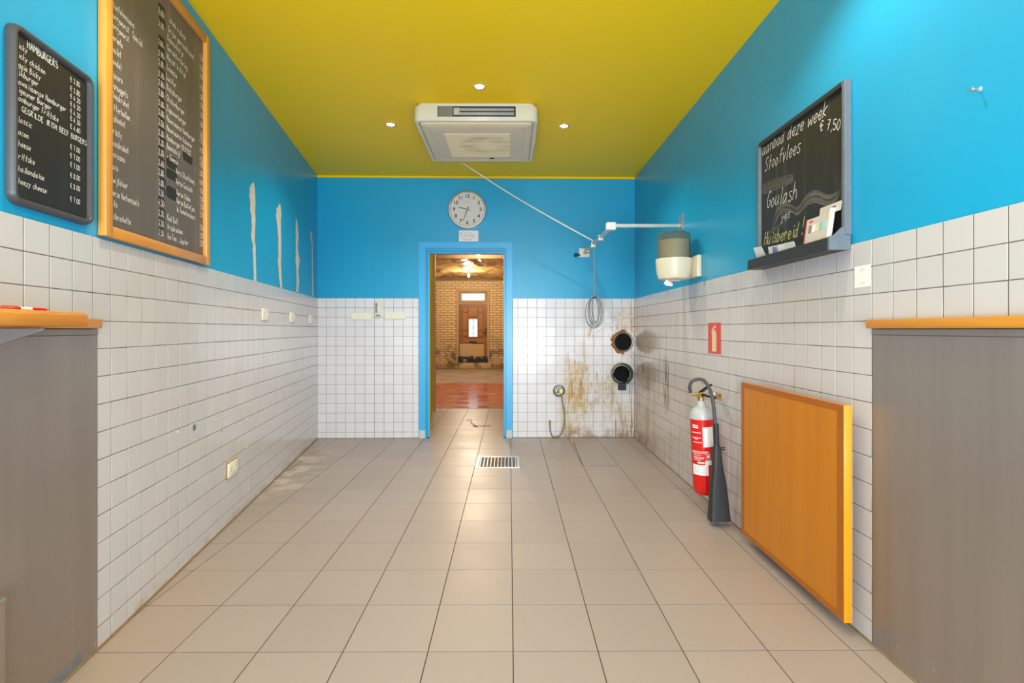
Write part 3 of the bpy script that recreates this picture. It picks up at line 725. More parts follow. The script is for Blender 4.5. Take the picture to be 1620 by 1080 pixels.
# --- ledges
ul = FL.hit(160.5, 507, .03)[0]
r = thing('wall_ledge', 'orange-brown wooden bar ledge with rounded shelf board on the left wall', 'shelf', FL.pt(1.2, 1.164, .02))
obj('rail', MB().fbox(FL, .3, ul, 1.1665, 1.200, .0104, .034, bev=.003, seg=2), M['ledge'], r)
us_ = FL.hit(144, 500, .16)[0]
mb = MB(); s = []
for z, inset in ((1.172, .006), (1.1735, .002), (1.177, 0), (1.204, 0), (1.211, .004), (1.215, .011)):
    s.append([FL.pt(a, z, b) for a, b in rrect((.3+us_)/2, .0975, (us_-.3)/2-inset, .0625-inset, .018)])
obj('shelf_board', mb.loft(s), M['ledge'], r)
ub = FL.hit(70, 514, .155)[0]
obj('bracket', MB().prism([(0, 0)]*0 or [(.036, 1.1655), (.156, 1.1655), (.152, 1.160), (.036, 1.118)], Frame(FL.pt(ub, 0, 0), nL, uL), 0, .004), M['dullgrey'], r, smooth=0)
ur_ = FR.hit(1369.7, 507, .034)[0]
r = thing('wall_ledge', 'orange-brown wooden bar ledge on the right wall under the blank white sticker', 'shelf', FR.pt(1.2, 1.164, .02))
obj('rail', MB().fbox(FR, .3, ur_, 1.1665, 1.199, .0104, .036, bev=.004, seg=2), M['ledge'], r)
# --- red pen lying on the left shelf
pa, pbp = FL.pt(FL.hit(79, 484, .12)[0], 1.2195, .12), FL.pt(FL.hit(79, 484, .12)[0]-.15, 1.2195, .105)
r = thing('pen', 'red ballpoint pen lying on the wooden ledge at the left', 'pen', (pa+pbp)/2 - V((0, 0, .0045)))
dv = (pbp-pa).normalized()
obj('barrel', MB().tube([pa+dv*.012, pa+dv*.03, pa+dv*.115], [.003, .0045, .0045], 10), M['red'], r)
obj('tip', MB().tube([pa, pa+dv*.012], [.0008, .003], 8), M['chrome'], r)
obj('grip_print', MB().tube([pa+dv*.06, pa+dv*.095], .0047, 10), M['paper'], r)
obj('clip', MB().tube([pa+dv*.115, pa+dv*.15], [.0046, .004], 10).tube([pa+dv*.145+V((0, 0, .005)), pa+dv*.10+V((0, 0, .0062))], .0012, 6), M['c_red'], r)
# --- grey metal cabinet edge at the lower left
ucab = FL.hit(8.8, 1000, .062)[0]; zcab = FL.hit(8.8, 943.5, .062)[1]
r = thing('metal_cabinet', 'narrow grey metal cabinet at the left frame edge, standing on the floor', 'cabinet', FL.pt(ucab-.25, 0, .04))
obj('body', MB().fbox(FL, ucab-.5, ucab, .0, zcab-.012, .012, .062, bev=.002), M['steel'], r)
obj('lid', MB().fbox(FL, ucab-.5, ucab+.0015, zcab-.0115, zcab, .010, .064, bev=.003, seg=2), M['steel_bright'], r)
# --- HAMBURGERS board
F = FL; n1 = .024
ua, ub_ = FL.hit(8, 300, .002)[0], FL.hit(151, 300, n1)[0]; za, zb = 1.527, 2.052
r = thing('menu_board', 'small black plastic HAMBURGERS price board with rounded corners, left of the oak-framed board', 'menu board', FL.pt((ua+ub_)/2, za, .0))
def ring(F, u0, u1, z0, z1, loops):
    mb = MB(); L = []
    for inset, n, rad in loops: L.append([F.pt(a, b, n) for a, b in rrect((u0+u1)/2, (z0+z1)/2, (u1-u0)/2-inset, (z1-z0)/2-inset, max(rad, .002))])
    return mb.loft(L, caps=False)
obj('frame', ring(FL, ua, ub_, za, zb, [(0, .001, .034), (0, .010, .034), (.003, .019, .032), (.007, n1, .028), (.014, n1, .022), (.019, .020, .016), (.021, .009, .014)]), M['blackplastic'], r)
obj('board', MB().prism(rrect((ua+ub_)/2, (za+zb)/2, (ub_-ua)/2-.020, (zb-za)/2-.020, .016), FL, .004, .0095), M['slate'], r, smooth=0)
mb = MB(); nt = .0102
def lt(s, px, py, h, cw, n=nt, **k):
    u, z = FL.hit(px, py, n); b = MB(); text(b, s, FL, u, z, n, h, cw, **k); obj('chalk_lettering', b, M['chalk'], r, smooth=0)
lt('HAMBURGERS', 42.5, 75, .023, .0125, wd=.0026)
us0 = FL.hit(26.5, 150, nt)[0]
names = ['icky', 'icky chicken', 'ggie Bicky', 'shburger', 'awaiiaanse Hamburger', 'igeuner Burger', 'amburger Frittske', None, 'lassic', 'acon', 'heese', 'rittske', 'hailandaise', 'heezy cheese']
ys_ = [75, 90, 105, 118, 132, 145, 158, 0, 192, 212, 230, 250, 270, 290]
pr = ['€ 3.80', '€ 3.80', '€ 4.30', '€ 4.30', '€ 4.30', '€ 4.30', '€ 4.60', None, '€ 7.00', '€ 7.00', '€ 7.00', '€ 8.00', '€ 8.00', '€ 7.00']
yp = [128, 143, 155, 167, 179, 190, 203, 0, 235, 249, 263.5, 280, 297, 318]
for s, y, p_, y2 in zip(names, ys_, pr, yp):
    if s is None: lt('GEGRILDE IRISH BEEF BURGERS', 34, 176, .0165, .0112, wd=.0019); continue
    lt(s, 28.5, y, .0185, .0094, slant=.12, wd=.0017)
    lt(p_, 111, y2, .0165, .0088, wd=.0017)
# --- large oak-framed menu board
n2 = .030
uA, uB_ = FL.hit(153.5, 300, 0)[0], FL.hit(333, 300, n2)[0]; zA, zB = FL.hit(333, 420, n2)[1], 2.72
r = thing('menu_board', 'large oak-framed blackboard with chalked snack menu and prices', 'menu board', FL.pt((uA+uB_)/2, zA, 0))
fw = .042
obj('frame_stile', MB().fbox(FL, uA, uA+fw, zA, zB, .001, n2, bev=.004, seg=2), M['oakv'], r)
obj('frame_stile', MB().fbox(FL, uB_-fw, uB_, zA, zB, .001, n2, bev=.004, seg=2), M['oakv'], r)
obj('frame_rail', MB().fbox(FL, uA+fw+.0005, uB_-fw-.0005, zA, zA+fw, .001, n2-.001, bev=.004, seg=2), M['oakh'], r)
obj('frame_rail', MB().fbox(FL, uA+fw+.0005, uB_-fw-.0005, zB-fw, zB, .001, n2-.001, bev=.004, seg=2), M['oakh'], r)
obj('board', MB().fbox(FL, uA+.03, uB_-.03, zA+.03, zB-.03, .004, .010), M['menu'], r, smooth=0)
nt = .0108; mb = MB()
L1 = [('Stoofvleessaus', 8), ('Currywurst', 25), ('Currywurst', 41), ('Cervela', 60), ('Boulet', 79), ('Vandel', 98), ('Kipcorn', 119), ('Kipnuggets', 136), ('Vleeskroket', 152), ('Bitterballen', 171), ('Kipboelet', 188), ('Grizzly', 209), ('Kaaskroket', 228), ('Mexicano', 246), ('Taco', 266), ('Twijfelaar', 287), ('Verse Varkenssaté', 308), ('Sito', 325), ('Visbrochette', 345)]
for s, y in L1: lt(s, 175.6, y, .026, .0108, n=nt, wd=.0022)
lt('Special', 209.5, 60, .030, .0112, n=nt)
P1 = [('2.00', 13), ('3.00', 33), ('1.00', 63), ('2.90', 80), ('3.10', 95), ('2.70', 113), ('2.80', 127), ('2.80', 142), ('3.00', 159), ('3.00', 174), ('3.50', 190), ('2.30', 206), ('2.30', 221), ('2.30', 237), ('3.40', 254), ('2.80', 269), ('3.00', 285), ('3.50', 301), ('4.50', 317), ('3.30', 334), ('3.50', 349), ('3.50', 365)]
for s, y in P1: lt(s, 250.5, y+6, .026, .0125, n=nt, wd=.0026)
L2 = [('chick n dinie', 268, 29), ('Grijze garnaalkroket', 266, 43), ('Kaasschotje', 265, 57), ('Gerookte Haring', 264.5, 72), ('Mossel In Azijn', 264, 87), ('Loempia', 264, 103), ('Lucifer', 263, 119), ('Bickyburger', 263.5, 135), ('Chickenburger', 263.5, 152), ('Zigeunerburger', 263.5, 168), ('Hawaiaanse Hamburger', 263.5, 184), ('Hawaiaanse Ashamer', 263.5, 199), ('Hamburger FRITTEKE', 263.5, 214), ('Bamischijf', 263.5, 228), ('+ Cheese', 264, 244), ('Vers Stoofvlees', 278, 268), ('Verse Goulash', 278, 284), ('Verse Vidée', 279, 302), ('Verse Balletjes', 279, 315), ('In Tomatensaus', 279, 328), ('Red Bull', 264.5, 342), ('frisdranken', 264.5, 356), ('Ice Tea , Jupiler', 264.5, 371)]
for s, x, y in L2: lt(s, x, y+6, .027, .0132, n=nt, wd=.0028)
P2 = [('3.50', 92), ('3.50', 108), ('3.50', 121), ('4.50', 139), ('3.80', 154), ('3.50', 168), ('3.50', 183), ('3.00', 198), ('3.00', 214), ('4.50', 224), ('4.50', 239), ('4.50', 253), ('4.00', 262), ('2.80', 276), ('0.60', 290), ('7.50', 304), ('7.50', 317), ('7.50', 329), ('7.50', 341), ('3.50', 362), ('2.20', 375), ('2.20', 387)]
for s, y in P2: lt(s, 315.8, y+1, .028, .0098, n=nt, wd=.0024)
for s, y in P1:
    mb = MB(); u, z = FL.hit(256, y+2, .0102); mb.prism(rrect(u+random.uniform(-.004, .006), z+.003, .028, .0165, .012, 3), FL, .0101, .0103); obj('wiped_patch', mb, M['patch'], r, smooth=0)
for x, y, a, b in ((272, 257, .05, .03), (272, 277, .05, .022), (272, 306, .05, .028), (297, 250, .05, .022)):
    mb = MB(); u, z = FL.hit(x, y, .0102); mb.prism(rrect(u, z, a, b, .018, 3), FL, .0101, .01035); obj('wiped_patch', mb, M['patch'], r, smooth=0)
# --- sockets: plate with two inserts
def socket(F, px, py, h=.082, w=.15):
    u, z = F.hit(px, py); p = F.pt(u, z, .007); return p, u, z
pts = [(417, 497.3), (460.3, 501.8), (490, 505), (364.3, 740.5)]
lab = ['ivory double wall socket nearest the oak board, first of the upper three', 'ivory double wall socket between two others on the left tiles',
       'ivory double wall socket nearest the back corner of the left wall', 'ivory double wall socket low on the left tiles with stained orange edge']
u, z = FL.hit(*pts[0])
sk = thing('wall_socket', lab[0], 'socket', FL.pt(u, z, .0066), 'sockets on the left tiled wall')
obj('plate', MB().fbox(FL, u-.074, u+.074, z-.043, z+.043, .0067, .018, bev=.004, seg=2), M['switch'], sk)
for k in (-1, 1):
    c = MB(); c.lathe([(.0215, .0182), (.0215, .0196), (.0185, .0192), (.0178, .0186)], FL.mat(u+k*.035, z), 20)
    o = obj('insert', c, M['switch'], sk)
    c = MB()
    for d in (-.0095, .0095): c.lathe([(.003, .0187), (.003, .0193)], FL.mat(u+k*.035, z+d), 8)
    sub('pin_hole', c, M['dark'], o, sk.location)
for (x, y), l in zip(pts[1:], lab[1:]):
    u2, z2 = FL.hit(x, y); k = dup(sk, FL.pt(u2, z2, .0066), None, l)
    if x < 400: obj('stained_edge', MB().fbox(FL, u2-.079, u2+.079, z2-.047, z2+.048, .0067, .0125, bev=.002), M['ochre'], k)
# ================================================================== BACK WALL
u, z = FB.hit(739.5, 332)
ck = thing('wall_clock', 'round silver-rimmed wall clock above the blue doorway', 'clock', FB.pt(u, z, 0)); R0 = .206
Mc = FB.mat(u, z)
obj('rim', MB().lathe([(R0, .001), (R0, .030), (R0-.008, .040), (R0-.018, .040), (R0-.026, .030), (R0-.027, .022)], Mc, 64, False), M['chrome'], ck)
obj('face', MB().lathe([(R0-.024, .004), (R0-.024, .0225)], Mc, 64), M['clockface'], ck)
mb = MB()
for k in range(60):
    a = k*math.pi/30; r0, r1 = (R0-.034, R0-.027) if k % 5 else (R0-.038, R0-.027)
    mb.ribbon([(u+r0*math.sin(a), z+r0*math.cos(a)), (u+r1*math.sin(a), z+r1*math.cos(a))], .0015, FB, .0231)
obj('minute_mark', mb, M['ink'], ck, smooth=0)
for k in range(1, 13):
    a = k*math.pi/6; font_mesh(str(k), .054, FB, u+.142*math.sin(a), z+.142*math.cos(a), .0232, M['ink'], 'numeral', ck, .0012)
def hand(name, ang, L, tail, w, n, m):
    a = math.radians(ang); d = (math.sin(a), math.cos(a)); e = (-d[1], d[0])
    P = [(-tail, w*1.1), (-tail, -w*1.1), (L, -w*.5), (L, w*.5)]
    obj(name, MB().prism([(u+p*d[0]+q_*e[0], z+p*d[1]+q_*e[1]) for p, q_ in P], FB, n, n+.0015), m, ck, smooth=0)
hand('hour_hand', 285, .098, .022, .0052, .0245, M['ink']); hand('minute_hand', 200, .135, .03, .0042, .0265, M['ink']); hand('second_hand', 105, .05, .02, .0012, .0285, M['faint'])
obj('hub', MB().lathe([(.007, .0235), (.007, .031)], Mc, 16), M['chrome'], ck)
mb = MB(); font_mesh('Quartz', .016, FB, u, z-.078, .0231, M['faint'], 'dial_print', ck)
mb = MB().ribbon([(u-.028, z+.079), (u-.01, z+.082), (u+.005, z+.078), (u+.028, z+.081)], .006, FB, .0231); obj('dial_print', mb, M['faint'], ck, smooth=0)
# name card below
u0, z0 = FB.hit(726.2, 382.3); u1, z1 = FB.hit(757, 365)
r = thing('name_card', 'small white printed card on the blue wall just under the clock', 'sign', FB.pt((u0+u1)/2, z0, 0))
obj('sheet', MB().fbox(FB, u0, u1, z0, z1, .0185, .0205) if False else MB().fbox(FB, u0, u1, z0, z1, .001, .0185, bev=.001), M['paper'], r)
mb = MB(); text(mb, 'HET Wereld', FB, u0+.012, z1-.035, .0188, .018, .013, .003); text(mb, 'MJ Serenade', FB, u0+.012, z1-.062, .0188, .020, .014, .0036); obj('print', mb, M['faint'], r, smooth=0)
mb = MB(); text(mb, 'TENTRUE', FB, u0+.02, z0+.012, .0188, .018, .018, .0036); mb.ribbon([(u0+.008, z0+.044), (u1-.008, z0+.044)], .002, FB, .0188); obj('print', mb, M['orange_print'], r, smooth=0)
# switches
def switch(px0, px1, py0, py1, label):
    u0, z0 = FB.hit(px0, py1); u1, z1 = FB.hit(px1, py0)
    r = thing('light_switch', label, 'switch', FB.pt((u0+u1)/2, (z0+z1)/2, .0066), 'triple switches on the back wall')
    obj('plate', MB().fbox(FB, u0, u1, z0, z1, .0067, .015, bev=.002), M['switch'], r)
    p = (u1-u0-.014)/3
    for k in range(3): obj('rocker', MB().fbox(FB, u0+.007+k*p+.001, u0+.007+(k+1)*p-.001, z0+.010, z1-.010, .0152, .0205, bev=.002), M['switch'], r)
switch(555.8, 589.2, 494.6, 506.2, 'ivory triple light switch on white tiles left of the remote control')
switch(608.8, 641.6, 493.8, 505.4, 'ivory triple light switch on white tiles beside the blue door frame')
u0, z0 = FB.hit(594, 501.5); u1, z1 = FB.hit(603.4, 476.5)
r = thing('remote_control', 'upright cream wall remote control between the two light switches', 'remote control', FB.pt((u0+u1)/2, z0, .0066))
obj('holder', MB().fbox(FB, u0-.002, u1+.002, z0-.004, z0+.07, .0068, .013, bev=.002), M['cream'], r)
obj('body', MB().fbox(FB, u0+.001, u1-.001, z0, z1, .0132, .030, bev=.004, seg=2), M['cream'], r)
obj('display', MB().fbox(FB, u0+.006, u0+.028, z0+.045, z1-.022, .0303, .0312), M['galv'], r)
obj('label_strip', MB().fbox(FB, u0+.014, u1-.008, z0+.010, z0+.026, .0303, .0310), M['lilac'], r)
for a, b in ((.040, .135), (.040, .112), (.050, .112), (.046, .05)):
    obj('button', MB().fbox(FB, u0+a-.003, u0+a+.004, z0+b-.003, z0+b+.003, .0303, .0325), M['ltgrey'], r)
# flues
def flue(px, py, R, label, kind):
    u, z = FB.hit(px, py); Mx = FB.mat(u, z)
    r = thing('flue_pipe', label, 'pipe', FB.pt(u, z, 0), 'flue openings in the back wall')
    if kind == 0:
        obj('collar', MB().lathe([(R+.008, .0056), (R+.010, .009), (R+.004, .013), (R-.006, .010), (R-.006, .0058)], Mx, 40, False), M['galv'], r)
        obj('black_bore', MB().lathe([(R-.006, .0098), (R-.008, .006), (.090, .0058), (.062, .0055), (.062, -.11), (.004, -.112)], Mx, 40), M['boreblack'], r)
        obj('mortar_ring', MB().lathe([(.088, .0056), (.112, .0056), (.110, .0068), (.088, .0070)], Mx, 28, False), M['rust'], r, smooth=0)
        # ragged mortar break-out on the left side
        mb = MB(); P = []
        for k in range(26):
            a = math.radians(75+k*200/25); P.append((u+math.cos(a)*(R+.034+random.uniform(-.012, .014)), z+math.sin(a)*(R+.030+random.uniform(-.012, .014))))
        Q = [(u+math.cos(math.radians(75+k*200/25))*(R+.006), z+math.sin(math.radians(75+k*200/25))*(R+.006)) for k in range(26)]
        mb.loft([[FB.pt(a, b, .0067) for a, b in P+Q[::-1]], [FB.pt(a, b, .0086) for a, b in P+Q[::-1]]], caps=False)
        k = len(P); o_ = len(mb.v); mb.add([FB.pt(a, b, .0086) for a, b in P]+[FB.pt(a, b, .0086) for a, b in Q], [(i, i+1, k+i+1, k+i) for i in range(k-1)])
        obj('broken_mortar', mb, M['rust'], r, smooth=0)
    else:
        obj('mortar_ring', MB().lathe([(R-.012, .0057), (R+.010, .0057), (R+.009, .0068), (R-.012, .0070)], Mx, 28, False), M['plaster'], r, smooth=0)
        obj('sleeve', MB().lathe([(R, .007), (R, .075), (R-.008, .082), (R-.013, .075), (R-.013, .006)], Mx, 40, False), M['galv'], r)
        Mi = FB.mat(u-.012, z-.018)
        obj('inner_pipe', MB().lathe([(R-.034, -.08), (R-.034, .050), (R-.040, .050), (R-.040, -.08), (.004, -.082)], Mi, 36, False), M['boreblack'], r)
        obj('inner_ring', MB().lathe([(R-.0135, .006), (R-.020, .030), (R-.029, .0305)], Mx, 36, False), M['galv'], r)
        obj('back_plate', MB().lathe([(R-.014, .0052), (R-.014, .0058), (.070, .0058), (.070, -.11), (.004, -.112)], Mx, 36), M['boreblack'], r)
        zz = z-R-.10
        obj('sooty_bracket', MB().fbox(FB, u-.035, u+.052, zz+.035, z-R+.02, .007, .020, bev=.003), M['horn'], r)
    return r
flue(985.8, 540.8, .098, 'round black flue hole with rusty mortar rim, upper of the two', 0)
flue(982.6, 590.5, .116, 'projecting grey duct stub with black bore below the flue hole', 1)
# gas tap and hose
u, z = FB.hit(884, 617.5)
gv = thing('gas_connection', 'round recessed brass gas tap with drooping beige hose in white tiles', 'gas tap', FB.pt(u, z, 0)); Mx = FB.mat(u, z)
obj('rosette', MB().lathe([(.063, .0067), (.064, .016), (.058, .020), (.052, .014), (.050, .0075), (.004, .0072)], Mx, 32, False), M['galv'], gv)
obj('tap_body', MB().lathe([(.018, .0076), (.018, .032), (.012, .036)], FB.mat(u-.026, z-.004), 18).fbox(FB, u+.006, u+.038, z-.012, z+.022, .0076, .030, bev=.004).lathe([(.011, .03), (.011, .045)], FB.mat(u+.022, z-.01), 12), M['brass'], gv)
obj('valve_lever', MB().fbox(FB, u-.02, u+.03, z+.034, z+.050, .012, .024, bev=.003), M['ltgrey'], gv)
hp = []
for px, py, n in ((888, 622, .05), (888.5, 632, .045), (891, 645, .04), (892.5, 660, .035), (891, 675, .03), (887, 686, .022), (881.5, 691, .014), (874, 689.5, .02), (870.5, 681, .02), (869.6, 668, .018)):
    a, b = FB.hit(px, py); hp.append(FB.pt(a, max(b, .014), n))
obj('hose', MB().tube(cat(hp, 5), .0085, 10), M['hose'], gv)
obj('hose_end', MB().tube([hp[-1]-V((0, 0, .01)), hp[-1]+V((0, 0, .026))], .012, 10), M['brass'], gv)
# white wire on the back wall
mb = MB(); P = []
for px, py in ((929.5, 534), (940, 526.5), (977.5, 502), (985, 501.3), (1003.6, 501.2)): a, b = FB.hit(px, py); P.append(FB.pt(a, b, .0105))
w = tag(obj('wall_wire', mb.tube(P, .0055, 6), M['whiteplate'], org=P[2]), 'thin white wire running slanting up the tiles to the back right corner', 'wire')
# ================================================================== CEILING THINGS
a0, a1 = onZ(653.5, 161, ZC), onZ(851.5, 161, ZC)
aw = a1.x-a0.x; ax, ay = (a0.x+a1.x)/2, a0.y+aw/2; hw = aw/2
ac = thing('air_conditioner', 'square cream ceiling cassette air conditioner on the yellow ceiling', 'air conditioner', (ax, ay, ZC))
zb_ = CH + (CY-190.5)*(a0.y)/CF
def lp(h, z, r): return [(x, y, z) for x, y in rrect(ax, ay, h, h, r)]
obj('casing', MB().loft([lp(hw-.022, ZC-.001, .045), lp(hw-.022, ZC-.022, .045), lp(hw-.004, ZC-.024, .05), lp(hw, ZC-.032, .052), lp(hw, zb_+.01, .052), lp(hw-.008, zb_, .05), lp(hw-.03, zb_, .04), lp(hw-.034, zb_+.012, .035)]), M['acbody'], ac)
hp_ = hw-.042
obj('intake_panel', MB().loft([lp(hp_, zb_+.010, .02), lp(hp_, zb_-.006, .02), lp(hp_-.01, zb_-.011, .018), lp(hp_-.05, zb_-.013, .01), lp(hp_-.052, zb_-.009, .01), lp(hp_-.054, zb_-.009, .01)]), M['acpanel'], ac)
obj('inner_panel', MB().loft([lp(hp_-.056, zb_-.008, .01), lp(hp_-.056, zb_-.0125, .01), lp(hp_-.13, zb_-.018, .01), lp(hp_-.131, zb_-.018, .01)]), M['acinner'], ac)
gx = hp_-.155
g = obj('intake_grille', MB().box(ax-gx, ax+gx, ay-gx, ay+gx, zb_-.0215, zb_-.0183, bev=.001), M['grille'], ac)
for k in range(22):
    yy = ay-gx+.012+k*(2*gx-.024)/21
    sub('grille_slat', MB().box(ax-gx+.008, ax+gx-.008, yy-.004, yy+.004, zb_-.0232, zb_-.0217), M['grille'], g, ac.location, 0)
obj('catch', MB().box(ax+.07, ax+.11, ay+gx+.03, ay+gx+.045, zb_-.022, zb_-.0185), M['dark'], ac)
yf = ay-hw
def fz(py): return CH+(CY-py)*yf/CF
def fx(px): return atY(px, 175, yf).x
X0, X1, Z0, Z1 = fx(692), fx(816), fz(185.5), fz(168.5)
obj('outlet_shade_plate', MB().box(X0, X1, yf-.002, yf+.01, Z0, Z1), M['dark'], ac)  # dark plate on the casing face, its colour stands for the slot's shade
mb = MB()
for a, b, c, d in ((X0-.008, X1+.008, Z1, Z1+.006), (X0-.008, X1+.008, Z0-.006, Z0), (X0-.008, X0, Z0, Z1), (X1, X1+.008, Z0, Z1)): mb.box(a, b, yf-.009, yf-.0005, c, d, bev=.001)
obj('outlet_surround', mb, M['cream'], ac)
xm = fx(716.5)
obj('outlet_cover', MB().box(X0+.002, xm, yf-.008, yf-.0025, Z0+.002, Z1-.002, bev=.002), M['galv'], ac)
for k, zz in enumerate((.32, .70)):
    zc_ = Z0+(Z1-Z0)*zz; obj('louvre', MB().box(xm+.02, X1-.012, yf-.010, yf-.003, zc_-.013, zc_+.009, bev=.003), M['louvre'], ac)
obj('louvre_motor', MB().box(xm+.004, xm+.05, yf-.011, yf-.0025, Z0+.012, Z1-.012, bev=.003), M['alu'], ac)
# recessed halogen spots
def downlight(loc, label, lit=True):
    r = thing('ceiling_spotlight', label, 'ceiling light', loc, 'recessed halogen spots')
    Mx = Matrix.Translation(loc)
    obj('trim_ring', MB().lathe([(.043, -.001), (.043, -.006), (.036, -.009), (.030, -.004), (.030, -.001)], Mx, 28, False), M['chrome'], r)
    obj('lamp', MB().lathe([(.029, -.002), (.029, -.005), (.004, -.0055)], Mx, 20), M['spotglow'], r)
    return r
sp = [(onZ(758.5, 136, ZC), 'lit halogen spotlight recessed in the ceiling, in front of the air conditioner'), (onZ(617.8, 196, ZC), 'lit halogen spotlight recessed in the ceiling left of the air conditioner'), (onZ(892, 198.5, ZC), 'lit halogen spotlight recessed in the ceiling right of the air conditioner')]
s0 = downlight(sp[0][0], sp[0][1])
for p, l in sp[1:]: dup(s0, p, None, l)
front = [V((-.86, 1.90, ZC)), V((.88, 1.72, ZC)), V((0.0, 0.9, ZC))]
for p, l in zip(front, ('lit halogen spotlight recessed over the oak-framed menu board', 'lit halogen spotlight recessed near the right blue wall', 'lit halogen spotlight recessed over the middle of the floor')): dup(s0, p, None, l)
for i, p in enumerate([q_[0] for q_ in sp]+front): spot('spot_light', p-V((0, 0, .012)), SPOT_W if i < 3 else 50, HALO, 2.35, .02)
# white cord from the ceiling to the hanging rail; the rail
XRp = FR.hit(1078, 357)
rw = FR.pt(XRp[0], XRp[1]); rz = XRp[1]
el = atY(966, 359, rw.y-.0); elx = el.x
ub2, zb2 = FB.hit(925, 400); bp = FB.pt(ub2, zb2)
rz2 = (rz+zb2)/2
rail = thing('hanging_rail', 'angled aluminium hanging rail bridging the back and right blue walls', 'rail', (bp.x, rw.y, rz))
obj('cross_bar', MB().box(elx-.005, rw.x-.008, rw.y-.016, rw.y+.016, rz-.016, rz+.012, bev=.003), M['alu'], rail)
d = V((bp.x, bp.y, zb2))-V((elx+.012, rw.y, rz))
A, Bq = V((elx+.014, rw.y+.016, rz-.002)), V((bp.x, bp.y-.008, zb2))
dd = (Bq-A).normalized(); sd = dd.cross(V((0, 0, 1))).normalized(); up = sd.cross(dd)
Mr = Matrix.Identity(4)
for i in range(3): Mr[i][0] = sd[i]; Mr[i][1] = dd[i]; Mr[i][2] = up[i]; Mr[i][3] = A[i]
Lr = (Bq-A).length
obj('long_bar', MB().box(-.017, .017, 0, Lr, -.015, .015, Mr, bev=.003), M['alu'], rail)
obj('corner_joint', MB().box(elx-.034, elx+.038, rw.y-.022, rw.y+.022, rz-.034, rz+.022, bev=.003), M['whiteplate'], rail)
obj('wall_plate', MB().box(rw.x-.0075, rw.x-.001, rw.y-.055, rw.y+.055, rz-.04, rz+.085, bev=.002), M['alu'], rail)
obj('wall_plate', MB().fbox(FB, ub2-.06, ub2+.05, zb2-.045, zb2+.05, .001, .0075, bev=.002), M['whiteplate'], rail)
for t in (.35, .62, .86):
    obj('clamp', MB().box(-.026, .026, Lr*t-.02, Lr*t+.02, -.030, .024, Mr, bev=.004), M['brass'] if t > .8 else M['chrome'], rail)
obj('end_knob', MB().lathe([(.02, .0), (.02, .05), (.012, .056)], FB.mat(ub2-.10, zb2-.026), 14).fbox(FB, ub2-.10, ub2-.05, zb2-.035, zb2-.015, .0076, .016), M['black'], rail)
cs = V((onZ(728, 257.5, ZC).x, ay+hw+.05, ZC-.004)); ce = Mr @ V((0, Lr*.62, .036))
cs = hit((0, ay+hw+.06, 0), V((0, 1, 0)), 727, 256); cs.z = min(cs.z, ZC-.004)
cs = onZ(722, 251, ZC-.006)
mid = (cs+ce)/2 - V((0, 0, .03))
P = cat([tuple(cs), tuple(cs*.66+ce*.34-V((0, 0, .025))), tuple(cs*.33+ce*.67-V((0, 0, .022))), tuple(ce)], 6)
tag(obj('white_cord', MB().tube(P, .0065, 8), M['wcable'], org=cs), 'white cord slung from behind the air conditioner to the aluminium rail', 'cord')
# grey coil hanging from the rail
tp = Mr @ V((0, Lr*.60, -.032)); tt = 0
cc = atY(941, 492, tp.y); tpx = cc.x
top = V((tpx-.004, tp.y, atY(939, 469, tp.y).z))
coil = thing('cable_coil', 'coil of grey cable with cream plug hanging from the rail over white tiles', 'cable', (tpx, tp.y, top.z))
obj('drop_cable', MB().tube(cat([tuple(tp+V((0, 0, .004))), tuple(tp*.5+top*.5+V((.003, 0, 0))), tuple(top)], 5), .0045, 8), M['cable'], coil)
cz = atY(941, 493, tp.y).z; ry = top.z-cz
for k in range(7):
    rxk = .092-.011*k+random.uniform(-.006, .006); off = random.uniform(-.018, .018); ryk = ry*(1.05-.035*k); P = []
    for i in range(33):
        a = 2*math.pi*i/32+math.pi/2
        P.append((tpx+off*(1-math.sin(a))*.6+rxk*math.cos(a), tp.y+(.006*k-.018)+.008*math.sin(2*a+k), top.z-ryk+ryk*math.sin(a)+.002))
    obj('loop', MB().tube(P, .0042, 6, False), M['cable'], coil)
obj('cable_tie', MB().tube([top+V((-.018, 0, -.004)), top+V((.018, 0, -.004))], .010, 10), M['black'], coil)
p0, p1 = atY(937, 509, tp.y+.02), atY(930, 533, tp.y+.02)
obj('plug', MB().tube([p0+V((.004, 0, .03)), p0, p1], [.005, .014, .012], 10), M['beigeplug'], coil)
# ================================================================== RIGHT WALL
# --- towel dispenser
yd = 3.66
c = atY(1073, 408, yd); xw = FR.pt(yd, 0).x; Rd = .128; cx_ = xw-.02-Rd
zt, zm, zbm = atY(1073, 369, yd).z, atY(1073, 410, yd).z, atY(1073, 443, yd).z
Md = Matrix.Translation((cx_, yd, 0))
td = thing('towel_dispenser', 'cream paper towel dispenser with smoky dome on the right wall', 'towel dispenser', (cx_, yd, zbm))
obj('cup', MB().lathe([(.02, zbm+.004), (Rd*.66, zbm), (Rd*.84, zbm+.010), (Rd*.94, zbm+.05), (Rd*1.0, zm-.012), (Rd*1.005, zm), (Rd*.94, zm+.001), (Rd*.90, zm-.03), (Rd*.7, zbm+.02), (.02, zbm+.02)], Md, 48), M['cream'], td)
obj('dome', MB().lathe([(Rd*.93, zm+.0015), (Rd*.93, zt-.03), (Rd*.90, zt-.008), (Rd*.80, zt), (.01, zt+.004), (.009, zt+.001), (Rd*.78, zt-.003), (Rd*.885, zt-.012), (Rd*.912, zt-.03), (Rd*.912, zm+.0015)], Md, 48, False), M['smoke'], td)
obj('paper_roll', MB().lathe([(.02, zm-.06), (Rd*.84, zm-.06), (Rd*.84, zt-.055), (.03, zt-.055)], Md, 40), M['cream'], td)
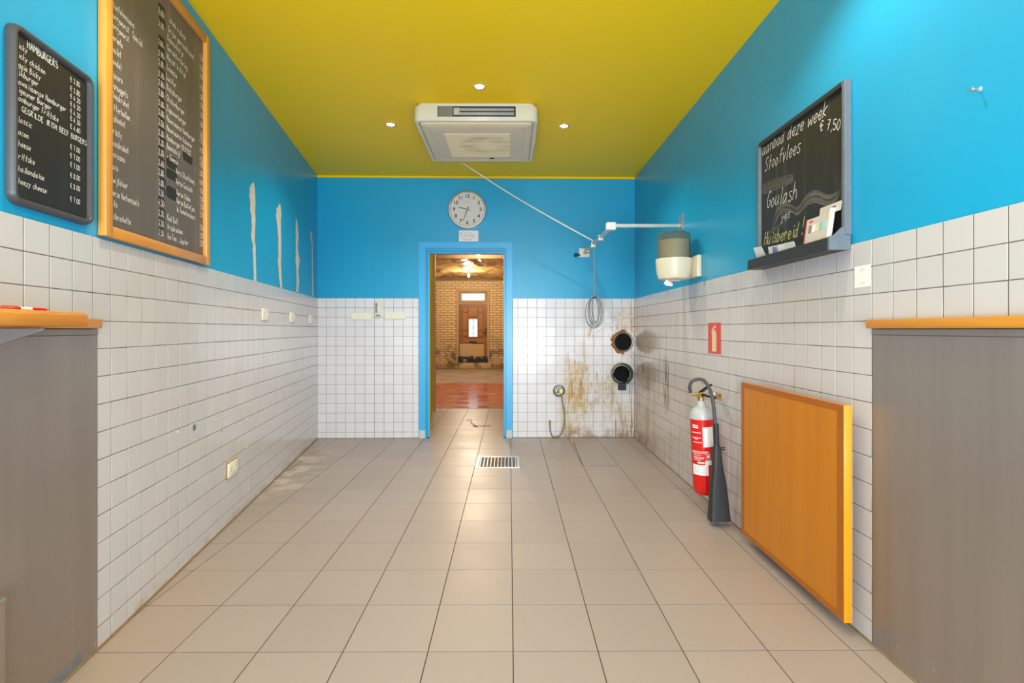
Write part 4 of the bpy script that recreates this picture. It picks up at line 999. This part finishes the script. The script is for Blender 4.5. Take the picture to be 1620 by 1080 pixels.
obj('back_plate', MB().box(xw-.034, xw-.001, yd-.155, yd+.10, zbm+.012, zm+.012, bev=.006, seg=2), M['cream'], td)
obj('mouth', MB().lathe([(.045, zbm-.008), (.052, zbm-.0005)], Md, 24), M['cream'], td)
ph = atY(1056, 447, yd-.05)
mb = MB(); L = []
for k in range(7):
    t = k/6; w_ = .008+.024*math.sin(t*2.6); zz = zbm-.004-t*.042
    L.append([(ph.x-w_+.012*t, yd-.05+.006*math.sin(k*2), zz), (ph.x+.012*t, yd-.062+.006*math.cos(k), zz), (ph.x+w_+.012*t, yd-.05, zz-.004), (ph.x+.012*t, yd-.042, zz)])
obj('paper_tail', mb.loft(L), M['paper'], td)
# --- fire extinguisher sign
u1, z1 = FR.hit(1122.2, 511.5); u0, z0 = FR.hit(1142.2, 560.5); u0, u1 = min(u0, u1), max(u0, u1)
zt_ = FR.hit(1142.2, 510)[1]; 
r = thing('fire_sign', 'red square sign with cream fire extinguisher pictogram on right tiles', 'sign', FR.pt((u0+u1)/2, z0, .0066))
obj('plate', MB().fbox(FR, u0, u1, z0, zt_, .0068, .0085, bev=.0005), M['signred'], r, smooth=0)
uc = (u0+u1)/2; W_, H_ = u1-u0, zt_-z0; mb = MB()
mb.prism([(uc+W_*a, z0+H_*b) for a, b in ((-.17, .07), (.17, .07), (.17, .66), (.13, .72), (.05, .75), (.05, .80), (-.05, .80), (-.05, .75), (-.13, .72), (-.17, .66))], FR, .0087, .0092)
mb.prism([(uc-W_*a, z0+H_*b) for a, b in ((-.22, .66), (-.16, .80), (.0, .90), (.14, .88), (.14, .83), (.0, .84), (-.12, .75), (-.17, .64))], FR, .0087, .0092)
mb.prism([(uc-W_*a, z0+H_*b) for a, b in ((.02, .86), (.05, .94), (.12, .92), (.10, .86))], FR, .0087, .0092)
obj('pictogram', mb, M['signcream'], r, smooth=0)
# --- CO2 extinguisher
ye = 3.19; xe = atY(1115.5, 700, ye).x; Re = .0722
def ez(py): return atY(1112, py, ye).z
zb0, zt0 = ez(779.5), ez(633)
ex = thing('fire_extinguisher', 'red carbon dioxide fire extinguisher with pale grey shoulder and black horn', 'fire extinguisher', (xe, ye, zb0))
Me = Matrix.Translation((xe, ye, 0)); zsh = ez(661)
obj('cylinder', MB().lathe([(.02, zb0+.004), (Re*.75, zb0), (Re*.92, zb0+.012), (Re, zb0+.04), (Re, zsh)], Me, 40), M['red'], ex)
sh = [(Re, zsh+.0005)]
for k in range(9):
    a = math.pi/2*k/9; sh.append((Re*.35+Re*.65*math.cos(a), zsh+.075*math.sin(a)))
sh += [(Re*.36, zsh+.082), (Re*.34, zt0-.004), (Re*.30, zt0)]
obj('shoulder', MB().lathe(sh, Me, 40), M['ltgrey'], ex)
obj('valve', MB().lathe([(.020, zt0+.0005), (.020, zt0+.02), (.014, zt0+.024), (.014, zt0+.055), (.006, zt0+.06)], Me, 16).tube([(xe+.02, ye, zt0+.035), (xe-.055, ye+.01, zt0+.04)], .011, 10).box(xe-.02, xe+.02, ye-.018, ye+.018, zt0+.026, zt0+.05, bev=.004), M['brass'], ex)
# lever pair pointing to the right and toward the camera
lv = V((.45, -1, 0)).normalized()
def lever(name, z0_, z1_, L_, m, w_=.009):
    p = V((xe, ye, zt0+z0_)); q_ = p+lv*L_+V((0, 0, z1_)); s_ = lv.cross(V((0, 0, 1)))
    obj(name, MB().loft([[p+s_*w_+V((0, 0, .006)), p-s_*w_+V((0, 0, .006)), p-s_*w_-V((0, 0, .006)), p+s_*w_-V((0, 0, .006))], [q_+s_*w_+V((0, 0, .004)), q_-s_*w_+V((0, 0, .004)), q_-s_*w_-V((0, 0, .006)), q_+s_*w_-V((0, 0, .006))]]), m, ex)
lever('squeeze_lever', .052, .055, .085, M['black'], .014); lever('carry_handle', .040, -.012, .12, M['black'], .010)
obj('safety_pin', MB().tube([V((xe-.02, ye-.02, zt0+.05)), V((xe+.03, ye-.05, zt0+.052))]+[V((xe+.05+.014*math.cos(a), ye-.06, zt0+.052+.014*math.sin(a))) for a in [math.pi+k*math.pi/4 for k in range(9)]], .0022, 6), M['chrome'], ex)
def cyl_patch(mb, a0, a1, z0_, z1_, dr=.0006, k=10):
    vs = []
    for i in range(k+1):
        a = math.radians(a0+(a1-a0)*i/k)
        for zz in (z0_, z1_): vs.append((xe+(Re+dr)*math.cos(a), ye+(Re+dr)*math.sin(a), zz))
    mb.add(vs, [(2*i, 2*i+2, 2*i+3, 2*i+1) for i in range(k)])
va = math.degrees(math.atan2(-ye, -xe))           # facing the camera
mb = MB(); cyl_patch(mb, va+2, va+58, ez(703), ez(672)); obj('inspection_label', mb, M['paper'], ex)
mb = MB(); cyl_patch(mb, va-62, va+22, ez(747), ez(731)); obj('maker_label', mb, M['paper'], ex)
mb = MB(); cyl_patch(mb, va+8, va+62, ez(731), ez(724)); obj('date_label', mb, M['paper'], ex)
mb = MB()
for y_, a0_, a1_, w_ in ((670, -50, -18, 2), (673, -50, -18, 2), (681, -55, -6, 1.1), (689, -55, -8, 1), (690.8, -40, -22, 1), (696, -50, -4, 1), (710.5, -60, 28, 1.1), (713, -60, 20, .7), (716, -52, -10, .7), (719, -52, 4, .7), (721, -50, 2, .7), (723.5, -52, -12, .7), (727.5, -30, 4, 2.2)):
    cyl_patch(mb, va+a0_, va+a1_, ez(y_+w_/2), ez(y_-w_/2), .0008)
cyl_patch(mb, va+12, va+36, ez(723), ez(722.4), .0008); cyl_patch(mb, va+12, va+36, ez(714), ez(713.4), .0008); cyl_patch(mb, va+12, va+13, ez(723), ez(713.4), .0008); cyl_patch(mb, va+35, va+36, ez(723), ez(713.4), .0008); cyl_patch(mb, va+18, va+30, ez(720), ez(715.5), .0008)
obj('printed_text', mb, M['paper'], ex)
mb = MB()
for y_ in (735, 738.5, 742): cyl_patch(mb, va-55, va+14, ez(y_+.3), ez(y_-.3), .0010)
obj('label_lines', mb, M['faint'], ex)
# hose, horn
yh = 2.97
def hp3(px, py, y): return tuple(atY(px, py, y))
H = cat([hp3(1100, 619, ye+.01), hp3(1098.5, 612, ye-.0), hp3(1102, 603, ye-.01), hp3(1111, 599, ye-.02), hp3(1121, 601, ye-.05), hp3(1128, 610, ye-.09), hp3(1133.5, 624, yh+.03), hp3(1136, 645, yh+.01), hp3(1137.5, 672, yh)], 5)
obj('hose', MB().tube(H, .0105, 12), M['rubber'], ex)
pt0, pt1 = V(hp3(1138.3, 670, yh)), V(hp3(1138, 706, yh))
obj('horn_tube', MB().tube([pt0, pt1], .0155, 14), M['horn'], ex)
zt1, zbt = pt1.z, atY(1136, 822, yh).z
def hl(cx, cy, hx, hy, r_, z): return [(x, y, z) for x, y in rrect(cx, cy, hx, hy, r_, 4)]
bx = atY(1136.5, 822, yh).x
obj('horn', MB().loft([hl(pt1.x, yh, .014, .014, .010, zt1+.012), hl(pt1.x, yh, .022, .020, .012, zt1-.01), hl(pt1.x-.002, yh, .030, .026, .014, (zt1*.7+zbt*.3)), hl((pt1.x+bx)/2, yh, .044, .030, .016, (zt1+zbt)/2), hl(bx, yh, .058, .036, .012, zbt+.012), hl(bx, yh, .060, .038, .012, zbt), hl(bx, yh, .052, .030, .010, zbt), hl(bx, yh, .05, .028, .010, zbt+.03)]), M['horn'], ex)
obj('horn_knob', MB().tube([V((pt1.x+.01, yh-.005, zt1-.012)), V((pt1.x+.042, yh-.01, zt1-.012))], [.006, .011], 10), M['black'], ex)
wx = FR.pt(ye, 0).x; ex.rotation_euler = (0, -.045, 0)
obj('wall_hook', MB().box(wx-.012, wx-.008, ye-.10, ye-.02, zt0+.005, zt0+.05, bev=.001).tube([(wx-.01, ye-.06, zt0+.03), (xe+.02, ye-.01, zt0+.03)], .006, 8), M['brass'], ex)
# --- wooden board leaning in front of the right wall
xbn = FR.pt(1.93, 0, .052)
n3 = .052; th = .031
un, uf = FR.hit(1335.3, 800, n3+th)[0], FR.hit(1172.6, 720, n3+th)[0]
zbB = FR.hit(1335.3, 985.5, n3+th)[1]; ztB = FR.hit(1335.3, 641, n3+th)[1]
bd = thing('wooden_board', 'large orange varnished wooden panel fixed low on the right tiled wall', 'board', FR.pt((un+uf)/2, zbB, n3))
rw_ = .034
obj('panel', MB().fbox(FR, un+.006, uf-.001, zbB+.001, ztB-.001, n3, n3+th-.001, bev=.002), M['honey'], bd)
obj('edge_lipping', MB().fbox(FR, un-.001, un+.0055, zbB, ztB, n3-.0005, n3+th+.0003, bev=.003, seg=2), M['honey_edge'], bd)
rm = .0006
for a, b, c, d in ((un+.006, uf-.001, ztB-rw_*.8, ztB-.001), (un+.006, uf-.001, zbB+.001, zbB+rw_*.8), (un+.006, un+.006+rw_, zbB+rw_*.8+.0005, ztB-rw_*.8-.0005), (uf-rw_, uf-.001, zbB+rw_*.8+.0005, ztB-rw_*.8-.0005)):
    obj('dark_border', MB().fbox(FR, a, b, c, d, n3+th-.0008, n3+th+rm*.3), M['honey_rim'], bd, smooth=0)
for uu in (un+.12, uf-.12): obj('wall_bracket', MB().fbox(FR, uu-.02, uu+.02, ztB-.20, ztB-.12, .0068, n3-.0005), M['alu'], bd)
mb = MB()
rr = random.Random(5)
for k in range(26):
    a = un+.05+rr.random()*(uf-un-.1); b = zbB+.05+rr.random()*(ztB-zbB-.1); L_ = .004+rr.random()*.018; an = rr.choice((.1, -.25, .3, 1.5))
    mb.ribbon([(a, b), (a+L_*math.cos(an), b+L_*math.sin(an))], .0016, FR, n3+th+.0006)
obj('scratch_mark', mb, M['honey_edge'], bd, smooth=0)
# --- chalkboard with ledge
nf = .030
un, uf = FR.hit(1336.5, 250, nf)[0], FR.hit(1197, 300, nf)[0]; zt1 = FR.hit(1336.5, 124.5, nf)[1]; zb1 = FR.hit(1336.5, 371, nf)[1]
cb = thing('chalkboard', 'dark chalkboard with grey frame and chalk tray on the right blue wall', 'chalkboard', FR.pt((un+uf)/2, zb1, 0))
fw = .020
obj('frame_stile', MB().fbox(FR, un, un+fw, zb1, zt1, .001, nf, bev=.002), M['greyframe'], cb); obj('frame_stile', MB().fbox(FR, uf-fw, uf, zb1, zt1, .001, nf, bev=.002), M['greyframe'], cb)
obj('frame_rail', MB().fbox(FR, un+fw+.0003, uf-fw-.0003, zt1-fw, zt1, .001, nf, bev=.002), M['darkframe'], cb)
obj('frame_rail', MB().fbox(FR, un+fw+.0003, uf-fw-.0003, zb1, zb1+fw, .001, nf, bev=.002), M['darkframe'], cb)
obj('slate', MB().fbox(FR, un+.014, uf-.014, zb1+.01, zt1-.014, .006, .014), M['slate_r'], cb, smooth=0)
nn = .0146
def adv(s):
    x = 0
    for ch in s: x += 4.5 if ch == ' ' else (max(int(c_[i]) for c_ in GL[ch].replace(' ', '').split('/') for i in range(0, len(c_)-1, 2))+1.0)
    return x
def rt(s, p0, p1, h, m, wd=.0034, slant=.28):
    (u0, z0), (u1, z1) = FR.hit(*p0, nn), FR.hit(*p1, nn); b = MB(); Wd = abs(u1-u0)
    text(b, s, FR, u0, z0, nn, h, Wd*6/adv(s), wd=wd, slant=slant, rise=(z1-z0)/Wd, flip=-1); obj('chalk_lettering', b, m, cb, smooth=0)
rt('aanbod deze week', (1205, 247), (1308, 182), .066, M['chalk']); rt('€ 7,50', (1296, 207), (1328.5, 206), .040, M['chalk'])
rt('Stoofvlees', (1209, 272), (1266, 240), .068, M['chalk']); rt('Goulash', (1212, 330), (1260, 315), .080, M['chalk']); rt('yes', (1235, 350), (1250, 343), .042, M['chalk'], .0026)
rt('Huisbereid', (1208, 388), (1262.5, 374), .066, M['chalk_y']); rt('!', (1265, 373), (1269.5, 372), .080, M['chalk_y'])
mb = MB(); rr = random.Random(11)
def smear(path, spread, k):
    for i in range(k):
        o_ = (rr.random()-.5)*spread; q_ = [FR.hit(x+rr.uniform(-.5, .5), y+o_*(1+.25*math.sin(j*1.3)), nn) for j, (x, y) in enumerate(path)]
        c_ = cat(q_, 5); mb.ribbon([(p[0], p[1]) for p in c_], .0034, FR, nn-.0003)
smear([(1222, 362), (1229, 338), (1240, 328), (1252, 330), (1262, 334), (1275, 318), (1290, 311), (1310, 317), (1325, 308), (1330, 294)], 16, 20)
smear([(1206, 300), (1222, 293), (1240, 287), (1255, 281)], 14, 12)
smear([(1213, 372), (1230, 360), (1245, 348)], 6, 4)
obj('chalk_smear', mb, M['smear'], cb, smooth=0)
# tray
nb_, nf_ = .008, .092
ue = FR.hit(1312.5, 385, nf_)[0]; ufar = FR.hit(1182.5, 420, nf_)[0]
zl0 = FR.hit(1312.5, 395.5, nf_)[1]; zl1 = FR.hit(1312.5, 374, nf_)[1]; zl0 = max(zl0, TILE_TOP-.02)
if zl0 < TILE_TOP: nb_ = .0072
obj('tray_front', MB().fbox(FR, ue+.012, ufar, zl0, zl1, nf_-.012, nf_, bev=.0015), M['darkframe'], cb)
obj('tray_base', MB().fbox(FR, ue+.012, ufar, zl0+.001, zl0+.012, nb_, nf_-.0125), M['darkframe'], cb, smooth=0)
zp = FR.hit(1340, 360, .012)[1]
mb = MB(); pr_ = [(nf_+.001, zl0-.001), (nf_+.001, zl1+.001)]
for k in range(9):
    t = k/8; pr_.append((nf_-.008-t*.055, zl1+.003+(zp-zl1)*(.5-.5*math.cos(math.pi*t))))
pr_ += [(.032, zp+.002), (.032, zb1-.002), (.0095, zb1-.002), (.0095, zl0-.001)]
obj('tray_end', MB().prism(pr_, Frame(FR.pt(ue, 0, 0), nR, -uR), -.0115, 0), M['greyframe'], cb, smooth=0)
obj('tray_end', MB().prism([(nb_+.025, zl0), (nf_-.0125, zl0+.0), (nf_-.0125, zl1-.005), (nb_+.025, zl1+.01)], Frame(FR.pt(ufar-.012, 0, 0), nR, -uR), -.0115, 0), M['greyframe'], cb, smooth=0)
# things in the tray: chalk box, folded cards, paper strip
zs = zl0+.0125
u0_, u1_ = FR.hit(1303, 360, .075)[0], FR.hit(1269, 370, .075)[0]; zz1 = FR.hit(1285, 343, .07)[1]
bxr = thing('chalk_box', 'grey and white carton of coloured chalks standing in the chalkboard tray', 'box', FR.pt((u0_+u1_)/2, zs, .06))
cw_ = u1_-u0_; ch_ = zz1-zs
tilt = .020
def bxpt(a, b, n): return FR.pt(u1_-a*cw_, zs+b*ch_, n-tilt*b)
def slab(mb, a0, a1, b0, b1, n0, n1):
    mb.add([bxpt(a, b, n) for n in (n0, n1) for a, b in ((a0, b0), (a1, b0), (a1, b1), (a0, b1))], [(0, 1, 2, 3), (4, 5, 6, 7), (0, 1, 5, 4), (1, 2, 6, 5), (2, 3, 7, 6), (3, 0, 4, 7)]); return mb
obj('carton', slab(MB(), 0, 1, 0, 1, .053, .071), M['box_grey'], bxr, smooth=0)
mb = slab(MB(), .36, 1.28, 1.001, 1.26, .053, .0545); obj('hang_tab', mb, M['box_grey'], bxr, smooth=0)
obj('hang_slot', slab(MB(), .86, 1.06, 1.12, 1.17, .0546, .0552), M['dark'], bxr, smooth=0)
obj('red_edge', slab(MB(), -.055, -.001, 0, 1.0, .053, .0712), M['c_red'], bxr, smooth=0)
obj('side_face', slab(MB(), 1.001, 1.04, 0, 1.12, .053, .0712), M['paper'], bxr, smooth=0)
for k, m_ in enumerate(('c_brn', 'paper', 'c_yel', 'c_blue', 'c_grn')): obj('chalk_window', slab(MB(), .12+k*.165, .255+k*.165, .58, .80, .0711, .0718), M[m_], bxr, smooth=0)
for k, m_ in enumerate(('c_grn', 'orange_print')): obj('print_dot', slab(MB(), .74+k*.13, .83+k*.13, .88, .97, .0711, .0716), M[m_], bxr, smooth=0)
obj('red_mark', slab(MB(), .10, .28, .88, .94, .0711, .0716), M['c_red'], bxr, smooth=0)
mb = MB()
for k in range(6): slab(mb, .08, .45-.04*(k % 2), .06+.045*k, .075+.045*k, .0711, .0714)
obj('small_print', mb, M['faint'], bxr, smooth=0)
def card(name, label, px0, px1, py0, py1, n, m, cat_, lean=.3):
    u0_, z0_ = FR.hit(px0, py0, n); u1_, z1_ = FR.hit(px1, py1, n)
    p = FR.pt((u0_+u1_)/2, zs, n); r = thing(name, label, cat_, p); return r, min(u0_, u1_), max(u0_, u1_)
r, a_, b_ = card('paper_slips', 'white and lilac printed paper slips at the far end of the chalk tray', 1199, 1232, 404, 394, .06, None, 'paper')
mb = MB(); zz = zs
mb.prism([(b_+.04, .035), (b_-.09, .030), (b_-.085, .072), (b_+.035, .070)], Frame(FR.pt(0, zs+.002, 0), uR, (0, 0, 1)), 0, .001) if False else None
def tent(mb, ua, ub, h, n0, n1):
    mb.add([FR.pt(ua, zs+.001, n0), FR.pt(ub, zs+.001, n0), FR.pt(ub-.01, zs+h, n1), FR.pt(ua+.01, zs+h*.92, n1), FR.pt(ua, zs+.003, n0+.001), FR.pt(ub, zs+.003, n0+.001), FR.pt(ub-.01, zs+h+.001, n1+.001), FR.pt(ua+.01, zs+h*.92+.001, n1+.001)],
           [(0, 1, 2, 3), (4, 5, 6, 7), (0, 1, 5, 4), (1, 2, 6, 5), (2, 3, 7, 6), (3, 0, 4, 7)]); return mb
obj('white_slip', tent(MB(), b_-.085, b_+.02, .098, .040, .078), M['paper'], r, smooth=0)
obj('printed_slip', tent(MB(), a_-.0, b_-.075, .086, .034, .050), M['paper'], r, smooth=0)
obj('lilac_print', tent(MB(), a_+.0, a_+.055, .074, .056, .066), M['lilac'], r, smooth=0)
r, a_, b_ = card('paper_strip', 'folded strip of white patterned paper between slips and chalk box', 1236, 1266, 393, 386, .05, None, 'paper')
obj('strip', tent(MB(), a_, b_, .074, .055, .072), M['paper'], r, smooth=0)
obj('pattern', MB().add([FR.pt(a_+.02+k*.014+d_, zs+h_, .0568+n_) for k in range(5) for d_, h_, n_ in ((0, .058, .0150), (.006, .058, .0150), (.006, .067, .0170), (0, .067, .0170))], [(4*k, 4*k+1, 4*k+2, 4*k+3) for k in range(5)]), M['box_grey'], r, smooth=0)
# --- blank white sticker (its square code is left out)
u1, z1 = FR.hit(1354.8, 420.5); u0, z0 = FR.hit(1380.3, 452.5)
zt_ = FR.hit(1380, 417.5)[1]; ua, ub3 = min(u0, u1), max(u0, u1)
r = thing('sticker', 'small white paper sticker on tiles beside the chalkboard tray', 'sticker', FR.pt((ua+ub3)/2, z0, .0066))
obj('sheet', MB().fbox(FR, ua, ub3, z0, zt_, .0068, .0074), M['paper'], r, smooth=0)
mb = MB(); ucx = (ua+ub3)/2
for zz, w_ in ((zt_-.010, .012), (zt_-.015, .026), (zt_-.020, .030), (z0+.018, .030), (z0+.013, .026), (z0+.008, .012)): mb.ribbon([(ucx-w_/2, zz), (ucx+w_/2, zz)], .0012, FR, .0076)
obj('small_print', mb, M['faint'], r, smooth=0)
# --- nail
u, z = FR.hit(1551, 141); p = FR.pt(u, z, 0)
r = thing('wall_screw', 'small screw with grey plug sticking out of the right blue wall', 'screw', p)
obj('shank', MB().lathe([(.0022, .001), (.0022, .022)], FR.mat(u, z), 8), M['alu'], r); obj('head', MB().lathe([(.003, .0222), (.006, .024), (.005, .027)], FR.mat(u, z), 12), M['alu'], r)
obj('plug', MB().lathe([(.007, .0005), (.006, .004)], FR.mat(u, z), 10), M['ltgrey'], r)
# --- little hook below the dispenser
u, z = FR.hit(1117, 447); r = thing('wall_hook', 'tiny metal hook on the top tile row beside the towel dispenser', 'hook', FR.pt(u, z, .0066))
obj('base', MB().fbox(FR, u-.012, u+.012, z-.018, z+.012, .0068, .0095, bev=.001), M['alu'], r); obj('prong', MB().tube([FR.pt(u, z, .0098), FR.pt(u, z-.004, .022), FR.pt(u, z+.006, .028)], .003, 8), M['alu'], r)
# ================================================================== FLOOR THINGS
gr = thing('floor_drain', 'square steel floor drain grating set in the clay tiles', 'drain', ((DX0+DX1)/2, (DY0+DY1)/2, 0))
mb = MB(); bw = .028
for a, b, c, d in ((DX0, DX1, DY0, DY0+bw), (DX0, DX1, DY1-bw, DY1), (DX0, DX0+bw, DY0+bw+.0003, DY1-bw-.0003), (DX1-bw, DX1, DY0+bw+.0003, DY1-bw-.0003)): mb.box(a, b, c, d, -.0035, .003, bev=.0008)
obj('rim', mb, M['steel_bright'], gr)
obj('sump', MB().box(DX0+bw, DX1-bw, DY0+bw, DY1-bw, -.0038, -.0030), M['dark'], gr, smooth=0)
for k in range(11):
    xx = DX0+bw+.010+k*(DX1-DX0-2*bw-.02)/10; obj('bar', MB().box(xx-.0035, xx+.0035, DY0+bw+.001, DY1-bw-.001, -.0028, .002), M['steel_bright'], gr, smooth=0)
for k in range(9):
    yy = DY0+bw+.014+k*(DY1-DY0-2*bw-.028)/8; obj('cross_bar', MB().box(DX0+bw+.001, DX1-bw-.001, yy-.003, yy+.003, -.0028, .0010), M['galv'], gr, smooth=0)
P = [onZ(*p, .006) for p in ((738, 664.5), (744, 663.5), (747, 665), (744, 667.5), (750, 671), (755, 675), (752, 674), (748, 673.3), (760, 673.2), (776, 673.4))]
tag(obj('wire_scrap', MB().tube(cat([tuple(p) for p in P], 4), .0028, 6), M['dkstain'], org=P[4]), 'bent scrap of dark wire lying on the tiles beyond the blue doorway', 'wire')
cl = V((-.25, 6.3, 2.95)); k_ = dup(s0, cl, None, 'unseen halogen spotlight added to the corridor ceiling beyond the doorway'); spot('spot_light', cl-V((0, 0, .015)), 22, HALO, 2.6, .03)  # unseen corridor lamp, added to brighten the yellow wall
# ================================================================== FAR ROOM THINGS
fd = thing('old_door', 'old brown panelled front door with small barred pane in the brick wall', 'door', ((dpx0+dpx1)/2, YF+.06, dz0))
yd0 = YF+.035
def fpx(px, py): p = atY(px, py, yd0); return p.x, p.z
gx0, gz1 = fpx(741.7, 504.7); gx1, gz0 = fpx(755.2, 532.4); x0_, x1_ = dpx0+.001, dpx1-.001
zlow = fpx(740, 543)[1]
mb = MB()
for a, b, c, d in ((x0_, gx0, dz0+.01, dz1-.01), (gx1, x1_, dz0+.01, dz1-.01), (gx0, gx1, gz1, dz1-.01), (gx0, gx1, dz0+.01, gz0)): mb.box(a, b, yd0, yd0+.045, c, d)
leaf = obj('leaf', mb, M['doorwood'], fd, smooth=0)
obj('pane', MB().box(gx0, gx1, yd0+.02, yd0+.026, gz0, gz1), M['glass'], fd, smooth=0)
mb = MB(); cxg = (gx0+gx1)/2
mb.tube([(cxg, yd0+.015, gz0), (cxg, yd0+.015, gz1)], .006, 6)
for s_ in (-1, 1): mb.tube([(cxg+s_*.05*math.sin(k*.7), yd0+.015, gz0+.04+k*(gz1-gz0-.08)/9) for k in range(10)], .005, 6)
obj('grille_bars', mb, M['black'], fd)
mb = MB()
for a, b, c, d in ((gx0-.03, gx0, gz0-.03, gz1+.03), (gx1, gx1+.03, gz0-.03, gz1+.03), (gx0, gx1, gz1, gz1+.03), (gx0, gx1, gz0-.03, gz0)): mb.box(a, b, yd0-.018, yd0-.0005, c, d, bev=.004)
obj('pane_moulding', mb, M['doorwood2'], fd)
for (p0, p1) in (((741.4, 486), (755.6, 500.5)), ((732, 495.5), (739.3, 521.5)), ((757.2, 495.5), (764, 521.5)), ((732, 486), (739.3, 493.5)), ((757.2, 486), (764, 493.5)), ((732, 524), (739.3, 531.5)), ((757.2, 524), (764, 531.5)), ((732, 535.5), (765, 542.5))):
    a, d = fpx(*p0); b, c = fpx(*p1); obj('raised_panel', MB().box(a, b, yd0-.016, yd0-.0005, c, d, bev=.007), M['doorwood2'], fd)
a, b = fpx(748, 540.5); obj('letter_slot', MB().box(a-.11, a+.11, yd0-.030, yd0-.0165, b-.025, b+.02, bev=.004), M['black'], fd)
a, b = fpx(769, 525); obj('handle', MB().box(a-.03, a+.012, yd0-.022, yd0-.0005, b-.14, b+.12, bev=.004).tube([(a-.01, yd0-.02, b), (a-.01, yd0-.07, b), (a-.10, yd0-.07, b)], .010, 8), M['black'], fd)
yc = YF-.014
def cpx(px, py): p = atY(px, py, yc); return p.x, p.z
a, d = cpx(727.3, 543.5); b, c = cpx(747.2, 564); tag(obj('cardboard_sheet', MB().box(a, b, yc+.002, yc+.012, c, d), M['card2'], org=((a+b)/2, yc, c)), 'left of two cardboard sheets covering the foot of the old door', 'cardboard')
a, d = cpx(746.8, 544); b, c = cpx(765.8, 564.3); tag(obj('cardboard_sheet', MB().box(a, b, yc-.012, yc-.001, c, d), M['card'], org=((a+b)/2, yc, c)), 'right of two cardboard sheets covering the foot of the old door', 'cardboard')
a, d = cpx(724.5, 562.8); b, c = cpx(771.5, 571.5); mb = MB(); L = []
for k in range(14):
    xx = a+(b-a)*k/13; L.append([(xx, yc-.03-.02*math.sin(k*1.9), d-.02+.02*math.sin(k*1.3)), (xx, yc-.06+.02*math.sin(k*2.3), (c+d)/2), (xx, yc-.05+.02*math.cos(k*1.1), .185), (xx, yc-.018, .185), (xx, yc-.018, d-.02)])
tag(obj('plastic_sheet', mb.loft(L), M['blackfoil'], org=((a+b)/2, yc-.04, .18), smooth=.3), 'crumpled black plastic sheet bunched at the foot of the old door', 'plastic sheet')
def bulb(px, py, y, label, power):
    p = atY(px, py, y)
    r = thing('ceiling_bulb', label, 'lamp', (p.x, p.y, p.z+.06), 'bare bulbs under the foil')
    Mx = Matrix.Translation(p)
    obj('bulb', MB().lathe([(.004, -.034), (.020, -.028), (.032, -.008), (.033, .012), (.022, .036), (.014, .05)], Mx, 20), M['bulb'], r)
    obj('lamp_holder', MB().lathe([(.018, .0505), (.020, .09), (.012, .10)], Mx, 16), M['white'], r)
    obj('flex', MB().tube([(p.x, p.y, p.z+.1), (p.x, p.y, ZF+.10)], .004, 6), M['white'], r)
    point('bulb_light', (p.x, p.y, p.z-.10), power, (1.0, .84, .62), .05)
bulb(757, 404, 9.6, 'bright bare bulb at the top edge of the doorway view', 84)
bulb(741.5, 436, 13.0, 'bright bare bulb in front of the far brick wall', 128)
